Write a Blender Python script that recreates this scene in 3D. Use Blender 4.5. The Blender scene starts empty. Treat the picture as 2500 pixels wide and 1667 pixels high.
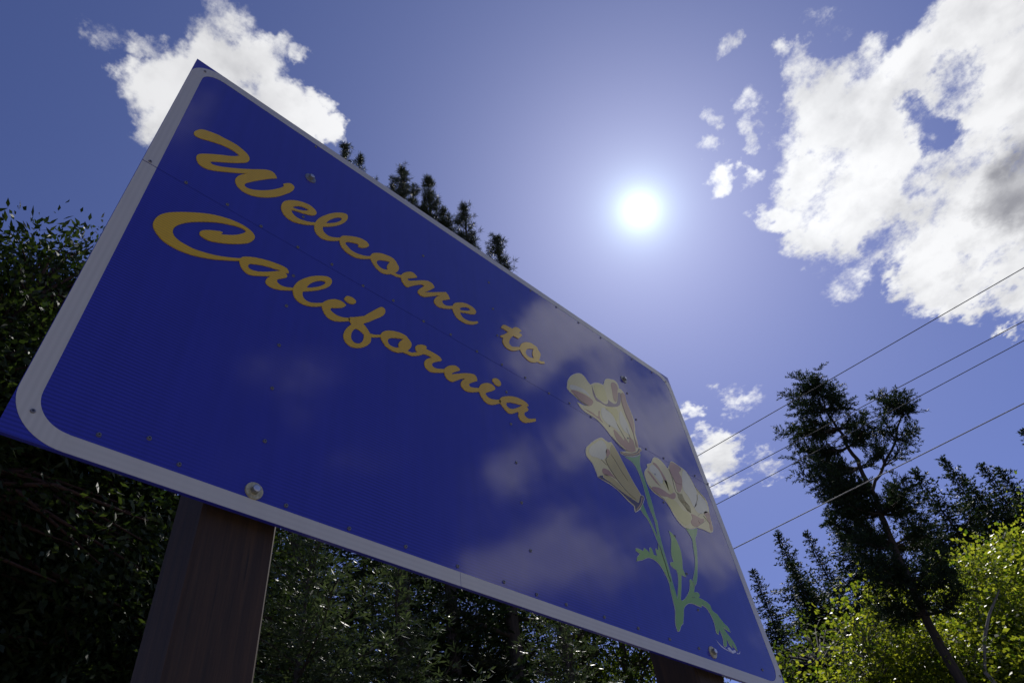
import bpy, math, random
import numpy as np
from mathutils import Vector, Matrix

# ------------------------------------------------------------------ camera, light, sky
scene = bpy.context.scene
COL = scene.collection
R_ = math.radians
CAM = np.array([-0.0496, -1.1316, 1.6021])
RIGHT = np.array([0.72702459, -0.67707579, -0.11403338])
UP = np.array([-0.4411777, -0.58791697, 0.6780235])
FWD = np.array([0.52611546, 0.44263078, 0.72614084])
FPX = 1712.515
SUN = np.array([0.55730791, 0.20245436, 0.80524538])
SUN_EL, SUN_AZ = 53.634, 70.035

cam_data = bpy.data.cameras.new('camera')
cam_data.sensor_width = 36.0
cam_data.lens = FPX / 2500 * 36.0
cam_data.clip_start = 0.05
cam_data.clip_end = 3000
cam = bpy.data.objects.new('camera', cam_data)
COL.objects.link(cam)
cam.matrix_world = Matrix((
    (RIGHT[0], UP[0], -FWD[0], CAM[0]),
    (RIGHT[1], UP[1], -FWD[1], CAM[1]),
    (RIGHT[2], UP[2], -FWD[2], CAM[2]),
    (0, 0, 0, 1)))
scene.camera = cam

vs = scene.view_settings
vs.view_transform = 'Standard'
vs.look = 'None'
vs.gamma = 1.0
vs.use_curve_mapping = False
vs.exposure = EXPOSURE = -0.15
scene.cycles.max_bounces = 7
scene.cycles.transparent_max_bounces = 8

sun_data = bpy.data.lights.new('sun', 'SUN')
sun_data.energy = 4.2
sun_data.angle = R_(0.53)
sun_data.color = (1.0, 0.955, 0.88)
sun = bpy.data.objects.new('sun', sun_data)
COL.objects.link(sun)
sun.location = (20, 8, 30)
sun.rotation_euler = Vector(SUN.tolist()).to_track_quat('Z', 'Y').to_euler()

def pix(u, v):
    """unit direction of a photo pixel"""
    q = RIGHT * ((u - 1250) / FPX) - UP * ((v - 833.5) / FPX) + FWD
    return q / np.linalg.norm(q)

def build_world():
    w = bpy.data.worlds.new('World')
    scene.world = w
    w.use_nodes = True
    nt = w.node_tree
    nt.nodes.clear()
    nd, lk = nt.nodes, nt.links
    def new(t, **k):
        n = nd.new(t)
        for a, b in k.items():
            setattr(n, a, b)
        return n
    def put(sock, v):
        if isinstance(v, bpy.types.NodeSocket):
            lk.new(v, sock)
        elif v is not None:
            sock.default_value = v
    def M(op, a, b=None, c=None, clamp=False):
        n = new('ShaderNodeMath', operation=op, use_clamp=clamp)
        put(n.inputs[0], a); put(n.inputs[1], b)
        if c is not None: put(n.inputs[2], c)
        return n.outputs[0]
    def VM(op, a, b=None, out=0, scale=None):
        n = new('ShaderNodeVectorMath', operation=op)
        put(n.inputs[0], a)
        if b is not None: put(n.inputs[1], b)
        if scale is not None: put(n.inputs['Scale'], scale)
        return n.outputs[out]
    def MR(v, a, b, c=0.0, d=1.0, smooth=True):
        n = new('ShaderNodeMapRange')
        n.interpolation_type = 'SMOOTHSTEP' if smooth else 'LINEAR'
        put(n.inputs['Value'], v)
        n.inputs['From Min'].default_value = a; n.inputs['From Max'].default_value = b
        n.inputs['To Min'].default_value = c; n.inputs['To Max'].default_value = d
        return n.outputs['Result']
    def MIX(f, a, b, mode='MIX'):
        n = new('ShaderNodeMix', data_type='RGBA', blend_type=mode)
        put(n.inputs[0], f); put(n.inputs[6], a); put(n.inputs[7], b)
        return n.outputs[2]
    def NOISE(vec, scale, detail, rough, out=0, lac=2.0):
        n = new('ShaderNodeTexNoise', noise_dimensions='3D')
        put(n.inputs['Vector'], vec)
        n.inputs['Scale'].default_value = scale
        n.inputs['Detail'].default_value = detail
        n.inputs['Roughness'].default_value = rough
        n.inputs['Lacunarity'].default_value = lac
        return n.outputs[out]
    D = VM('NORMALIZE', new('ShaderNodeTexCoord').outputs['Generated'])
    sep = new('ShaderNodeSeparateXYZ'); lk.new(D, sep.inputs[0])
    zc = M('MAXIMUM', sep.outputs[2], 0.06)
    comb = new('ShaderNodeCombineXYZ')
    lk.new(M('DIVIDE', sep.outputs[0], zc), comb.inputs[0])
    lk.new(M('DIVIDE', sep.outputs[1], zc), comb.inputs[1])
    P = comb.outputs[0]                                    # flat cloud deck coordinates

    sky = new('ShaderNodeTexSky', sky_type='NISHITA', sun_disc=False)
    sky.sun_elevation = R_(SUN_EL)
    sky.sun_rotation = R_(SUN_AZ)
    sky.altitude = 600
    sky.air_density = 1.0
    sky.dust_density = 0.6
    sky.ozone_density = 2.2
    blue = MIX(1.0, sky.outputs[0], (*SKY_TINT, 1), 'MULTIPLY')

    # air glow round the sun
    dsun = VM('DOT_PRODUCT', D, tuple(SUN.tolist()), out=1)
    ang = M('MULTIPLY', M('ARCCOSINE', M('MINIMUM', dsun, 1.0)), 180 / math.pi)
    def expo(amp, sig):
        return M('MULTIPLY', M('POWER', math.e, M('MULTIPLY', ang, -1.0 / sig)), amp)
    glow = M('ADD', M('ADD', expo(GLOW[0][0], GLOW[0][1]), expo(GLOW[1][0], GLOW[1][1])), expo(GLOW[2][0], GLOW[2][1]))
    glowc = new('ShaderNodeMix', data_type='RGBA', blend_type='MULTIPLY')
    glowc.inputs[0].default_value = 1.0
    glowc.inputs[6].default_value = (0.74, 0.97, 0.99, 1)
    cc = new('ShaderNodeCombineColor')
    for i in range(3): lk.new(glow, cc.inputs[i])
    lk.new(cc.outputs[0], glowc.inputs[7])
    blue = MIX(1.0, blue, glowc.outputs[2], 'ADD')

    # clouds: soft bodies torn by noise
    warp = VM('SCALE', VM('SUBTRACT', NOISE(P, 5.0, 4, .55, 1), (.5, .5, .5)), scale=0.075)
    warp2 = VM('SCALE', VM('SUBTRACT', NOISE(P, 17.0, 4, .6, 1), (.5, .5, .5)), scale=0.060)
    warp3 = VM('SCALE', VM('SUBTRACT', NOISE(P, 55.0, 4, .6, 1), (.5, .5, .5)), scale=0.022)
    DW = VM('NORMALIZE', VM('ADD', VM('ADD', VM('ADD', D, warp), warp2), warp3))
    K = 2500 / 2352
    F = None
    def cap(x, y, r):
        u, v = x * K, y * K
        c = pix(u, v)
        th = math.acos(max(-1, min(1, float(c @ FWD))))
        ra = r * K / FPX * math.cos(th) ** 1.5
        cr = math.cos(ra)
        return tuple(c.tolist()), cr
    def field(vec, blobs):
        f = None
        for x, y, r, wgt in blobs:
            c, cr = cap(x, y, r)
            dt = VM('DOT_PRODUCT', vec, c, out=1)
            b = M('MULTIPLY_ADD', dt, wgt / (1 - cr), -wgt * cr / (1 - cr) - (1 - wgt) * .35)
            if f is None: f = b
            else: f = M('SMOOTH_MAX', f, b, 0.25)
        return f
    bodies = CLOUDS
    F = field(DW, bodies)
    # cloud bank over the road behind the viewer (it shows in the gloss of the sign)
    for x, y, r in BANK:
        c = pix(x * K, y * K) * np.array([1, -1, 1])
        cr = math.cos(R_(r))
        F = M('SMOOTH_MAX', F, M('MULTIPLY_ADD', VM('DOT_PRODUCT', DW, tuple(c.tolist()), out=1), 1 / (1 - cr), -cr / (1 - cr)), 0.25)
    H = field(DW, HOLES)
    F = M('MAXIMUM', M('MINIMUM', M('MULTIPLY', F, 1.45), 1.5), -1.6)
    F = M('SUBTRACT', F, M('MULTIPLY', M('MAXIMUM', H, 0.0), 1.4))
    # the same broken cumulus goes on over the rest of the sky
    dview = VM('DOT_PRODUCT', D, tuple(FWD.tolist()), out=1)
    low = NOISE(VM('ADD', P, (3.1, 1.7, 0)), 1.15, 3, .5)
    G = M('MULTIPLY', M('SUBTRACT', low, 0.585), 8.0)
    G = M('ADD', G, MR(dview, 0.60, 0.74, 0.0, -3.5))
    F = M('MAXIMUM', F, M('MAXIMUM', M('MINIMUM', G, 1.1), -1.5))
    fb = NOISE(P, 7.0, 9, .62)
    fine = NOISE(P, 46.0, 6, .65)
    dens = M('ADD', F, M('MULTIPLY', M('SUBTRACT', fb, .5), 4.2))
    dens = M('ADD', dens, M('MULTIPLY', M('SUBTRACT', fine, .5), 1.3))
    alpha = MR(dens, -0.10, 1.05)
    alpha = M('MULTIPLY', alpha, MR(sep.outputs[2], 0.05, 0.16))
    # thicker bodies are greyer underneath
    S = M('MAXIMUM', field(DW, SHADES), 0.0)
    soft = NOISE(VM('ADD', P, (7, 2, 1)), 4.0, 5, .55)
    thick = MR(M('ADD', M('MULTIPLY', S, 1.0), M('MULTIPLY', M('SUBTRACT', soft, .5), 1.5)), 0.0, 1.15, 0.0, 0.85)
    body = MR(M('ADD', F, M('MULTIPLY', M('SUBTRACT', soft, .5), 2.2)), 1.2, 2.6, 0.0, 0.28)
    thick = M('MAXIMUM', thick, body)
    # sunward side of every billow brighter: compare the noise here and a step towards the sun
    P2 = VM('ADD', P, tuple((np.array([SUN[0], SUN[1], 0]) / SUN[2] * 0.0 + np.array([0.030, 0.012, 0])).tolist()))
    rel = M('SUBTRACT', NOISE(P, 9.0, 5, .55), NOISE(P2, 9.0, 5, .55))
    thick = M('ADD', thick, M('MULTIPLY', rel, -1.0), clamp=True)
    thick = M('ADD', thick, MR(NOISE(VM('ADD', P, (1, 5, 2)), 6.0, 5, .55), .40, .72, 0.0, 0.36), clamp=True)
    near = M('MULTIPLY', MR(ang, 8.0, 42.0, 1.12, 0.90), 1.0)
    ccol = MIX(thick, (CLOUD_W, CLOUD_W, CLOUD_W * 1.02, 1), (CLOUD_G, CLOUD_G, CLOUD_G * 1.12, 1))
    nv = new('ShaderNodeCombineColor')
    for i in range(3): lk.new(near, nv.inputs[i])
    ccol = MIX(1.0, ccol, nv.outputs[0], 'MULTIPLY')
    ccol = MIX(1.0, ccol, MIX(1.0, glowc.outputs[2], (.5, .5, .5, 1), 'MULTIPLY'), 'ADD')
    final = MIX(alpha, blue, ccol)
    bg = new('ShaderNodeBackground')
    lk.new(final, bg.inputs[0])
    bg.inputs[1].default_value = SKY_STRENGTH
    out = new('ShaderNodeOutputWorld')
    lk.new(bg.outputs[0], out.inputs[0])
    w.cycles.sampling_method = 'MANUAL'
    w.cycles.sample_map_resolution = 1024

SKY_STRENGTH = 0.10
SKY_TINT = (0.63, 0.605, 0.96)
GLOW = ((19.0, 1.1), (3.2, 4.0), (1.75, 17.0))
CLOUD_W, CLOUD_G = 9.9, 3.4
CLOUDS = [  # x, y, radius, weight (photo units, 2352 wide)
    (330, 225, 92, 1), (415, 165, 95, 1), (500, 150, 92, 1), (575, 160, 92, 1), (625, 100, 44, .72), (672, 122, 34, .7),
    (380, 270, 90, 1), (650, 245, 62, 1), (715, 285, 56, 1), (762, 318, 40, .9), (490, 78, 45, .6), (505, 20, 80, .52),
    (250, 62, 56, .40), (322, 92, 40, .40), (600, 220, 70, 1), (470, 260, 120, 1), (560, 280, 100, 1),
    (1842, 160, 66, .95), (1852, 225, 74, 1), (1905, 255, 125, 1), (2010, 290, 160, 1), (1872, 400, 100, 1), (1960, 455, 160, 1),
    (1812, 488, 60, .9), (2110, 190, 110, 1), (2210, 140, 160, 1), (2310, 60, 190, 1), (2350, 220, 230, 1), (2260, 420, 220, 1),
    (2370, 520, 230, 1), (2150, 610, 115, 1), (2205, 665, 92, 1), (2265, 620, 105, 1), (2070, 520, 110, 1), (2380, 660, 60, .9),
    (1880, 540, 80, .8), (2080, 660, 45, .6), (2440, 700, 70, .9), (2500, 300, 320, 1),
    (1668, 105, 34, .5), (1630, 280, 34, .55), (1712, 245, 44, .55), (1722, 310, 40, .55), (1735, 405, 30, .5), (1657, 430, 34, .55),
    (1628, 352, 28, .45), (1925, 640, 74, .5), (1988, 112, 42, .45), (1905, 60, 50, .3),
    (1700, 922, 52, .5), (1648, 1052, 74, .85), (1695, 1035, 38, .5), (1660, 1100, 44, .7), (1748, 1068, 42, .45), (1580, 955, 26, .5), (2326, 750, 28, .55)]
BANK = [(1290, 745, 3.6), (1235, 800, 2.8), (1385, 790, 2.8), (1400, 940, 3.4), (1345, 1010, 2.8), (1500, 1000, 2.8), (1190, 1290, 2.6), (1270, 1235, 2.3), (1340, 1280, 2.4), (1110, 1330, 2.2), (1640, 1230, 3.4), (1590, 1150, 2.4), (1180, 1080, 2.2)]
HOLES = [(2200, 172, 84, .85), (2115, 250, 64, .8), (2160, 292, 62, .7), (2040, 545, 64, .7), (1870, 215, 40, .5), (2262, 205, 66, .6)]
SHADES = [(2420, 420, 190, 1), (2330, 460, 110, .8), (2380, 250, 90, .5), (2060, 460, 70, .55), (2220, 600, 60, .5), (420, 230, 110, .25), (2250, 330, 70, .5), (1700, 560, 1, .1)]
build_world()

# ------------------------------------------------------------------ helpers
def link(o, parent=None):
    COL.objects.link(o)
    if parent is not None:
        o.parent = parent
    return o

def tag(o, label=None, cat=None, group=None, kind=None):
    if label: o['label'] = label
    if cat: o['category'] = cat
    if group: o['group'] = group
    if kind: o['kind'] = kind
    return o

def empty(name, loc, label, cat, group=None):
    o = bpy.data.objects.new(name, None)
    o.location = loc
    o.empty_display_size = .2
    return tag(link(o), label, cat, group)

class MB:
    def __init__(s): s.v, s.f = [], []
    def box(s, x0, x1, y0, y1, z0, z1):
        b = len(s.v)
        s.v += [(x0, y0, z0), (x1, y0, z0), (x1, y1, z0), (x0, y1, z0), (x0, y0, z1), (x1, y0, z1), (x1, y1, z1), (x0, y1, z1)]
        s.f += [tuple(b + i for i in q) for q in ((3, 2, 1, 0), (4, 5, 6, 7), (0, 1, 5, 4), (1, 2, 6, 5), (2, 3, 7, 6), (3, 0, 4, 7))]
        return s
    def tube(s, pts, rad, seg=6, cap=True):
        pts = [np.asarray(p, float) for p in pts]
        n = len(pts)
        b = len(s.v)
        ref = np.array([0.31, 0.17, 0.93])
        for i, p in enumerate(pts):
            t = pts[min(i + 1, n - 1)] - pts[max(i - 1, 0)]
            t = t / (np.linalg.norm(t) + 1e-9)
            if abs(t @ ref) > .95: r2 = np.array([1., 0, 0])
            else: r2 = ref
            a = np.cross(t, r2); a /= np.linalg.norm(a)
            c = np.cross(t, a)
            r = rad[i] if hasattr(rad, '__len__') else rad
            for k in range(seg):
                th = 2 * math.pi * k / seg
                s.v.append(tuple(p + r * (math.cos(th) * a + math.sin(th) * c)))
        for i in range(n - 1):
            for k in range(seg):
                k2 = (k + 1) % seg
                s.f.append((b + i * seg + k, b + i * seg + k2, b + (i + 1) * seg + k2, b + (i + 1) * seg + k))
        if cap:
            s.f.append(tuple(b + k for k in range(seg)))
            s.f.append(tuple(b + (n - 1) * seg + k for k in reversed(range(seg))))
        return s
    def mesh(s, name, mat, smooth=False):
        m = bpy.data.meshes.new(name)
        m.from_pydata(s.v, [], s.f)
        if smooth:
            m.shade_smooth()
        m.materials.append(mat)
        m.update()
        return m
    def build(s, name, mat, parent=None, smooth=False, loc=None):
        o = bpy.data.objects.new(name, s.mesh(name, mat, smooth))
        if loc is not None: o.location = loc
        return link(o, parent)

def fast_mesh(name, V, nper, mat):
    """V: (N, nper, 3) loose polygons"""
    N = V.shape[0]
    m = bpy.data.meshes.new(name)
    m.vertices.add(N * nper)
    m.vertices.foreach_set('co', V.reshape(-1).astype(np.float32))
    m.loops.add(N * nper)
    m.loops.foreach_set('vertex_index', np.arange(N * nper, dtype=np.int32))
    m.polygons.add(N)
    m.polygons.foreach_set('loop_start', (np.arange(N) * nper).astype(np.int32))
    m.polygons.foreach_set('loop_total', np.full(N, nper, np.int32))
    m.update(calc_edges=True)
    m.materials.append(mat)
    return m

def unit(a):
    return a / (np.linalg.norm(a, axis=-1, keepdims=True) + 1e-9)

# ------------------------------------------------------------------ materials
def mat_base(name):
    m = bpy.data.materials.new(name)
    m.use_nodes = True
    nt = m.node_tree
    return m, nt, nt.nodes['Principled BSDF'], nt.nodes, nt.links

def noise_node(nd, lk, scale, detail=4, rough=.55, coord='Object', vec=None, mapping=None):
    t = nd.new('ShaderNodeTexCoord')
    n = nd.new('ShaderNodeTexNoise')
    n.inputs['Scale'].default_value = scale
    n.inputs['Detail'].default_value = detail
    n.inputs['Roughness'].default_value = rough
    src = t.outputs[coord]
    if mapping:
        mp = nd.new('ShaderNodeMapping')
        mp.inputs['Scale'].default_value = mapping
        lk.new(src, mp.inputs[0]); src = mp.outputs[0]
    lk.new(src, n.inputs['Vector'])
    return n

def ramp(nd, lk, fac, stops):
    r = nd.new('ShaderNodeValToRGB')
    els = r.color_ramp.elements
    while len(els) < len(stops): els.new(.5)
    for e, (p, c) in zip(els, stops):
        e.position = p; e.color = (*c, 1)
    lk.new(fac, r.inputs[0])
    return r.outputs[0]

def sheeting(name, col, axis='Z', period=.0072, amp=.10, rough=.22, spec=.72, var=.12, streak=.06):
    """reflective sign film: fine ribs, faint blotches, glossy clear face"""
    m, nt, bs, nd, lk = mat_base(name)
    geo = nd.new('ShaderNodeNewGeometry')
    sx = nd.new('ShaderNodeSeparateXYZ'); lk.new(geo.outputs['Position'], sx.inputs[0])
    wv = nd.new('ShaderNodeMath'); wv.operation = 'MULTIPLY'
    lk.new(sx.outputs['XYZ'.index(axis)], wv.inputs[0]); wv.inputs[1].default_value = 2 * math.pi / period
    sn = nd.new('ShaderNodeMath'); sn.operation = 'SINE'; lk.new(wv.outputs[0], sn.inputs[0])
    ns = nd.new('ShaderNodeTexNoise'); ns.inputs['Scale'].default_value = 1.7; ns.inputs['Detail'].default_value = 3
    lk.new(geo.outputs['Position'], ns.inputs['Vector'])
    mr = nd.new('ShaderNodeMapRange'); lk.new(ns.outputs[0], mr.inputs[0])
    mr.inputs[1].default_value = .35; mr.inputs[2].default_value = .7; mr.inputs[3].default_value = .15; mr.inputs[4].default_value = 1
    am = nd.new('ShaderNodeMath'); am.operation = 'MULTIPLY'; lk.new(sn.outputs[0], am.inputs[0]); lk.new(mr.outputs[0], am.inputs[1])
    n2 = nd.new('ShaderNodeTexNoise'); n2.inputs['Scale'].default_value = 6; n2.inputs['Detail'].default_value = 6
    lk.new(geo.outputs['Position'], n2.inputs['Vector'])
    v1 = nd.new('ShaderNodeMath'); v1.operation = 'MULTIPLY_ADD'; lk.new(am.outputs[0], v1.inputs[0]); v1.inputs[1].default_value = amp; v1.inputs[2].default_value = 1 - var / 2
    v2 = nd.new('ShaderNodeMath'); v2.operation = 'MULTIPLY_ADD'; lk.new(n2.outputs[0], v2.inputs[0]); v2.inputs[1].default_value = var; lk.new(v1.outputs[0], v2.inputs[2])
    # rain streaks run down the face
    mp = nd.new('ShaderNodeMapping'); mp.inputs['Scale'].default_value = (34, 34, 1.6); lk.new(geo.outputs['Position'], mp.inputs[0])
    n5 = nd.new('ShaderNodeTexNoise'); n5.inputs['Scale'].default_value = 1.0; n5.inputs['Detail'].default_value = 5; lk.new(mp.outputs[0], n5.inputs['Vector'])
    v3 = nd.new('ShaderNodeMath'); v3.operation = 'MULTIPLY_ADD'; lk.new(n5.outputs[0], v3.inputs[0]); v3.inputs[1].default_value = streak * 2; v3.inputs[2].default_value = 1 - streak
    v4 = nd.new('ShaderNodeMath'); v4.operation = 'MULTIPLY'; lk.new(v2.outputs[0], v4.inputs[0]); lk.new(v3.outputs[0], v4.inputs[1])
    v2 = v4
    hs = nd.new('ShaderNodeHueSaturation'); hs.inputs['Color'].default_value = (*col, 1); lk.new(v2.outputs[0], hs.inputs['Value'])
    lk.new(hs.outputs[0], bs.inputs['Base Color'])
    # dull specks and wiping marks in the gloss
    n3 = nd.new('ShaderNodeTexNoise'); n3.inputs['Scale'].default_value = 14; n3.inputs['Detail'].default_value = 5
    lk.new(geo.outputs['Position'], n3.inputs['Vector'])
    rr = nd.new('ShaderNodeMapRange'); lk.new(n3.outputs[0], rr.inputs[0])
    rr.inputs[1].default_value = .3; rr.inputs[2].default_value = .75; rr.inputs[3].default_value = rough * .8; rr.inputs[4].default_value = rough * 1.3
    lk.new(rr.outputs[0], bs.inputs['Roughness'])
    bs.inputs['Specular IOR Level'].default_value = spec
    # slight buckling of the sheet
    bm = nd.new('ShaderNodeBump'); bm.inputs['Strength'].default_value = .12; bm.inputs['Distance'].default_value = .02
    n4 = nd.new('ShaderNodeTexNoise'); n4.inputs['Scale'].default_value = 2.6; n4.inputs['Detail'].default_value = 2
    lk.new(geo.outputs['Position'], n4.inputs['Vector'])
    lk.new(n4.outputs[0], bm.inputs['Height'])
    lk.new(bm.outputs[0], bs.inputs['Normal'])
    return m

def plain(name, col, rough=.5, metal=0., spec=.5, nscale=20, var=.25, bump=0.):
    m, nt, bs, nd, lk = mat_base(name)
    n = noise_node(nd, lk, nscale, 5)
    c = ramp(nd, lk, n.outputs[0], [(.25, tuple(x * (1 - var) for x in col)), (.75, tuple(min(1, x * (1 + var)) for x in col))])
    lk.new(c, bs.inputs['Base Color'])
    bs.inputs['Roughness'].default_value = rough
    bs.inputs['Metallic'].default_value = metal
    bs.inputs['Specular IOR Level'].default_value = spec
    if bump:
        b = nd.new('ShaderNodeBump'); b.inputs['Strength'].default_value = bump
        lk.new(n.outputs[0], b.inputs['Height']); lk.new(b.outputs[0], bs.inputs['Normal'])
    return m

def foliage(name, c0, c1, t0, t1, trans=.4, rough=.4, spec=.4):
    """leaf: reflects green, lets warmer light through; every leaf a little different"""
    m, nt, bs, nd, lk = mat_base(name)
    g = nd.new('ShaderNodeNewGeometry')
    a = ramp(nd, lk, g.outputs['Random Per Island'], [(0, c0), (1, c1)])
    b = ramp(nd, lk, g.outputs['Random Per Island'], [(0, t0), (1, t1)])
    lk.new(a, bs.inputs['Base Color'])
    bs.inputs['Roughness'].default_value = rough
    bs.inputs['Specular IOR Level'].default_value = spec
    tr = nd.new('ShaderNodeBsdfTranslucent'); lk.new(b, tr.inputs[0])
    mx = nd.new('ShaderNodeMixShader'); mx.inputs[0].default_value = trans
    lk.new(bs.outputs[0], mx.inputs[1]); lk.new(tr.outputs[0], mx.inputs[2])
    lk.new(mx.outputs[0], nd['Material Output'].inputs[0])
    return m

def bark(name, c0, c1, scale=6, stretch=(6, 6, 1), bump=.5):
    m, nt, bs, nd, lk = mat_base(name)
    n = noise_node(nd, lk, scale, 6, .65, mapping=stretch)
    lk.new(ramp(nd, lk, n.outputs[0], [(.3, c0), (.7, c1)]), bs.inputs['Base Color'])
    bs.inputs['Roughness'].default_value = .85
    b = nd.new('ShaderNodeBump'); b.inputs['Strength'].default_value = bump; b.inputs['Distance'].default_value = .03
    lk.new(n.outputs[0], b.inputs['Height']); lk.new(b.outputs[0], bs.inputs['Normal'])
    return m

# ------------------------------------------------------------------ ground
def terrain(x, y):
    d = x * .93 + y * .36
    t = np.clip((d - 24) / 70, 0, 1)
    h = 13 * t * t * (3 - 2 * t)
    s = np.clip((y - 14) / 80, 0, 1)
    return h + 4 * s * s

def make_ground():
    g = np.concatenate([np.linspace(-900, -60, 8), np.linspace(-50, 50, 41), np.linspace(54, 140, 30), np.linspace(160, 900, 8)])
    X, Y = np.meshgrid(g, g, indexing='ij')
    rng = np.random.default_rng(4)
    Z = terrain(X, Y) + .0
    n = len(g)
    Z += rng.normal(0, .05, Z.shape) * ((Y > 2) & (np.abs(X) < 160))
    mb = MB()
    mb.v = list(map(tuple, np.stack([X, Y, Z], -1).reshape(-1, 3).tolist()))
    for i in range(n - 1):
        for j in range(n - 1):
            mb.f.append((i * n + j, (i + 1) * n + j, (i + 1) * n + j + 1, i * n + j + 1))
    m, nt, bs, nd, lk = mat_base('forest_floor')
    a = noise_node(nd, lk, .35, 8, .65)
    lk.new(ramp(nd, lk, a.outputs[0], [(.3, (.045, .05, .02)), (.5, (.10, .085, .05)), (.72, (.17, .15, .09))]), bs.inputs['Base Color'])
    bs.inputs['Roughness'].default_value = .95
    tag(mb.build('ground', m, smooth=True), kind='structure')
    gm = plain('gravel', (.30, .28, .25), .95, nscale=60, var=.4, bump=.6)
    tag(MB().box(-120, 120, -7.0, -0.6, -.3, .02).build('gravel_shoulder', gm), kind='structure')
    am = plain('asphalt', (.055, .055, .058), .85, nscale=90, var=.35, bump=.3)
    road = tag(MB().box(-120, 120, -15.0, -7.0, -.3, .03).build('road', am), kind='structure')
    wp = plain('road_paint_white', (.75, .75, .72), .7, nscale=30, var=.12)
    yp = plain('road_paint_yellow', (.65, .42, .05), .7, nscale=30, var=.12)
    MB().box(-120, 120, -7.5, -7.38, .031, .035).build('edge_line', wp, road)
    MB().box(-120, 120, -14.6, -14.48, .031, .035).build('edge_line', wp, road)
    MB().box(-120, 120, -10.98, -10.86, .031, .035).build('centre_line', yp, road)
    MB().box(-120, 120, -11.2, -11.08, .031, .035).build('centre_line', yp, road)
make_ground()

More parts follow.
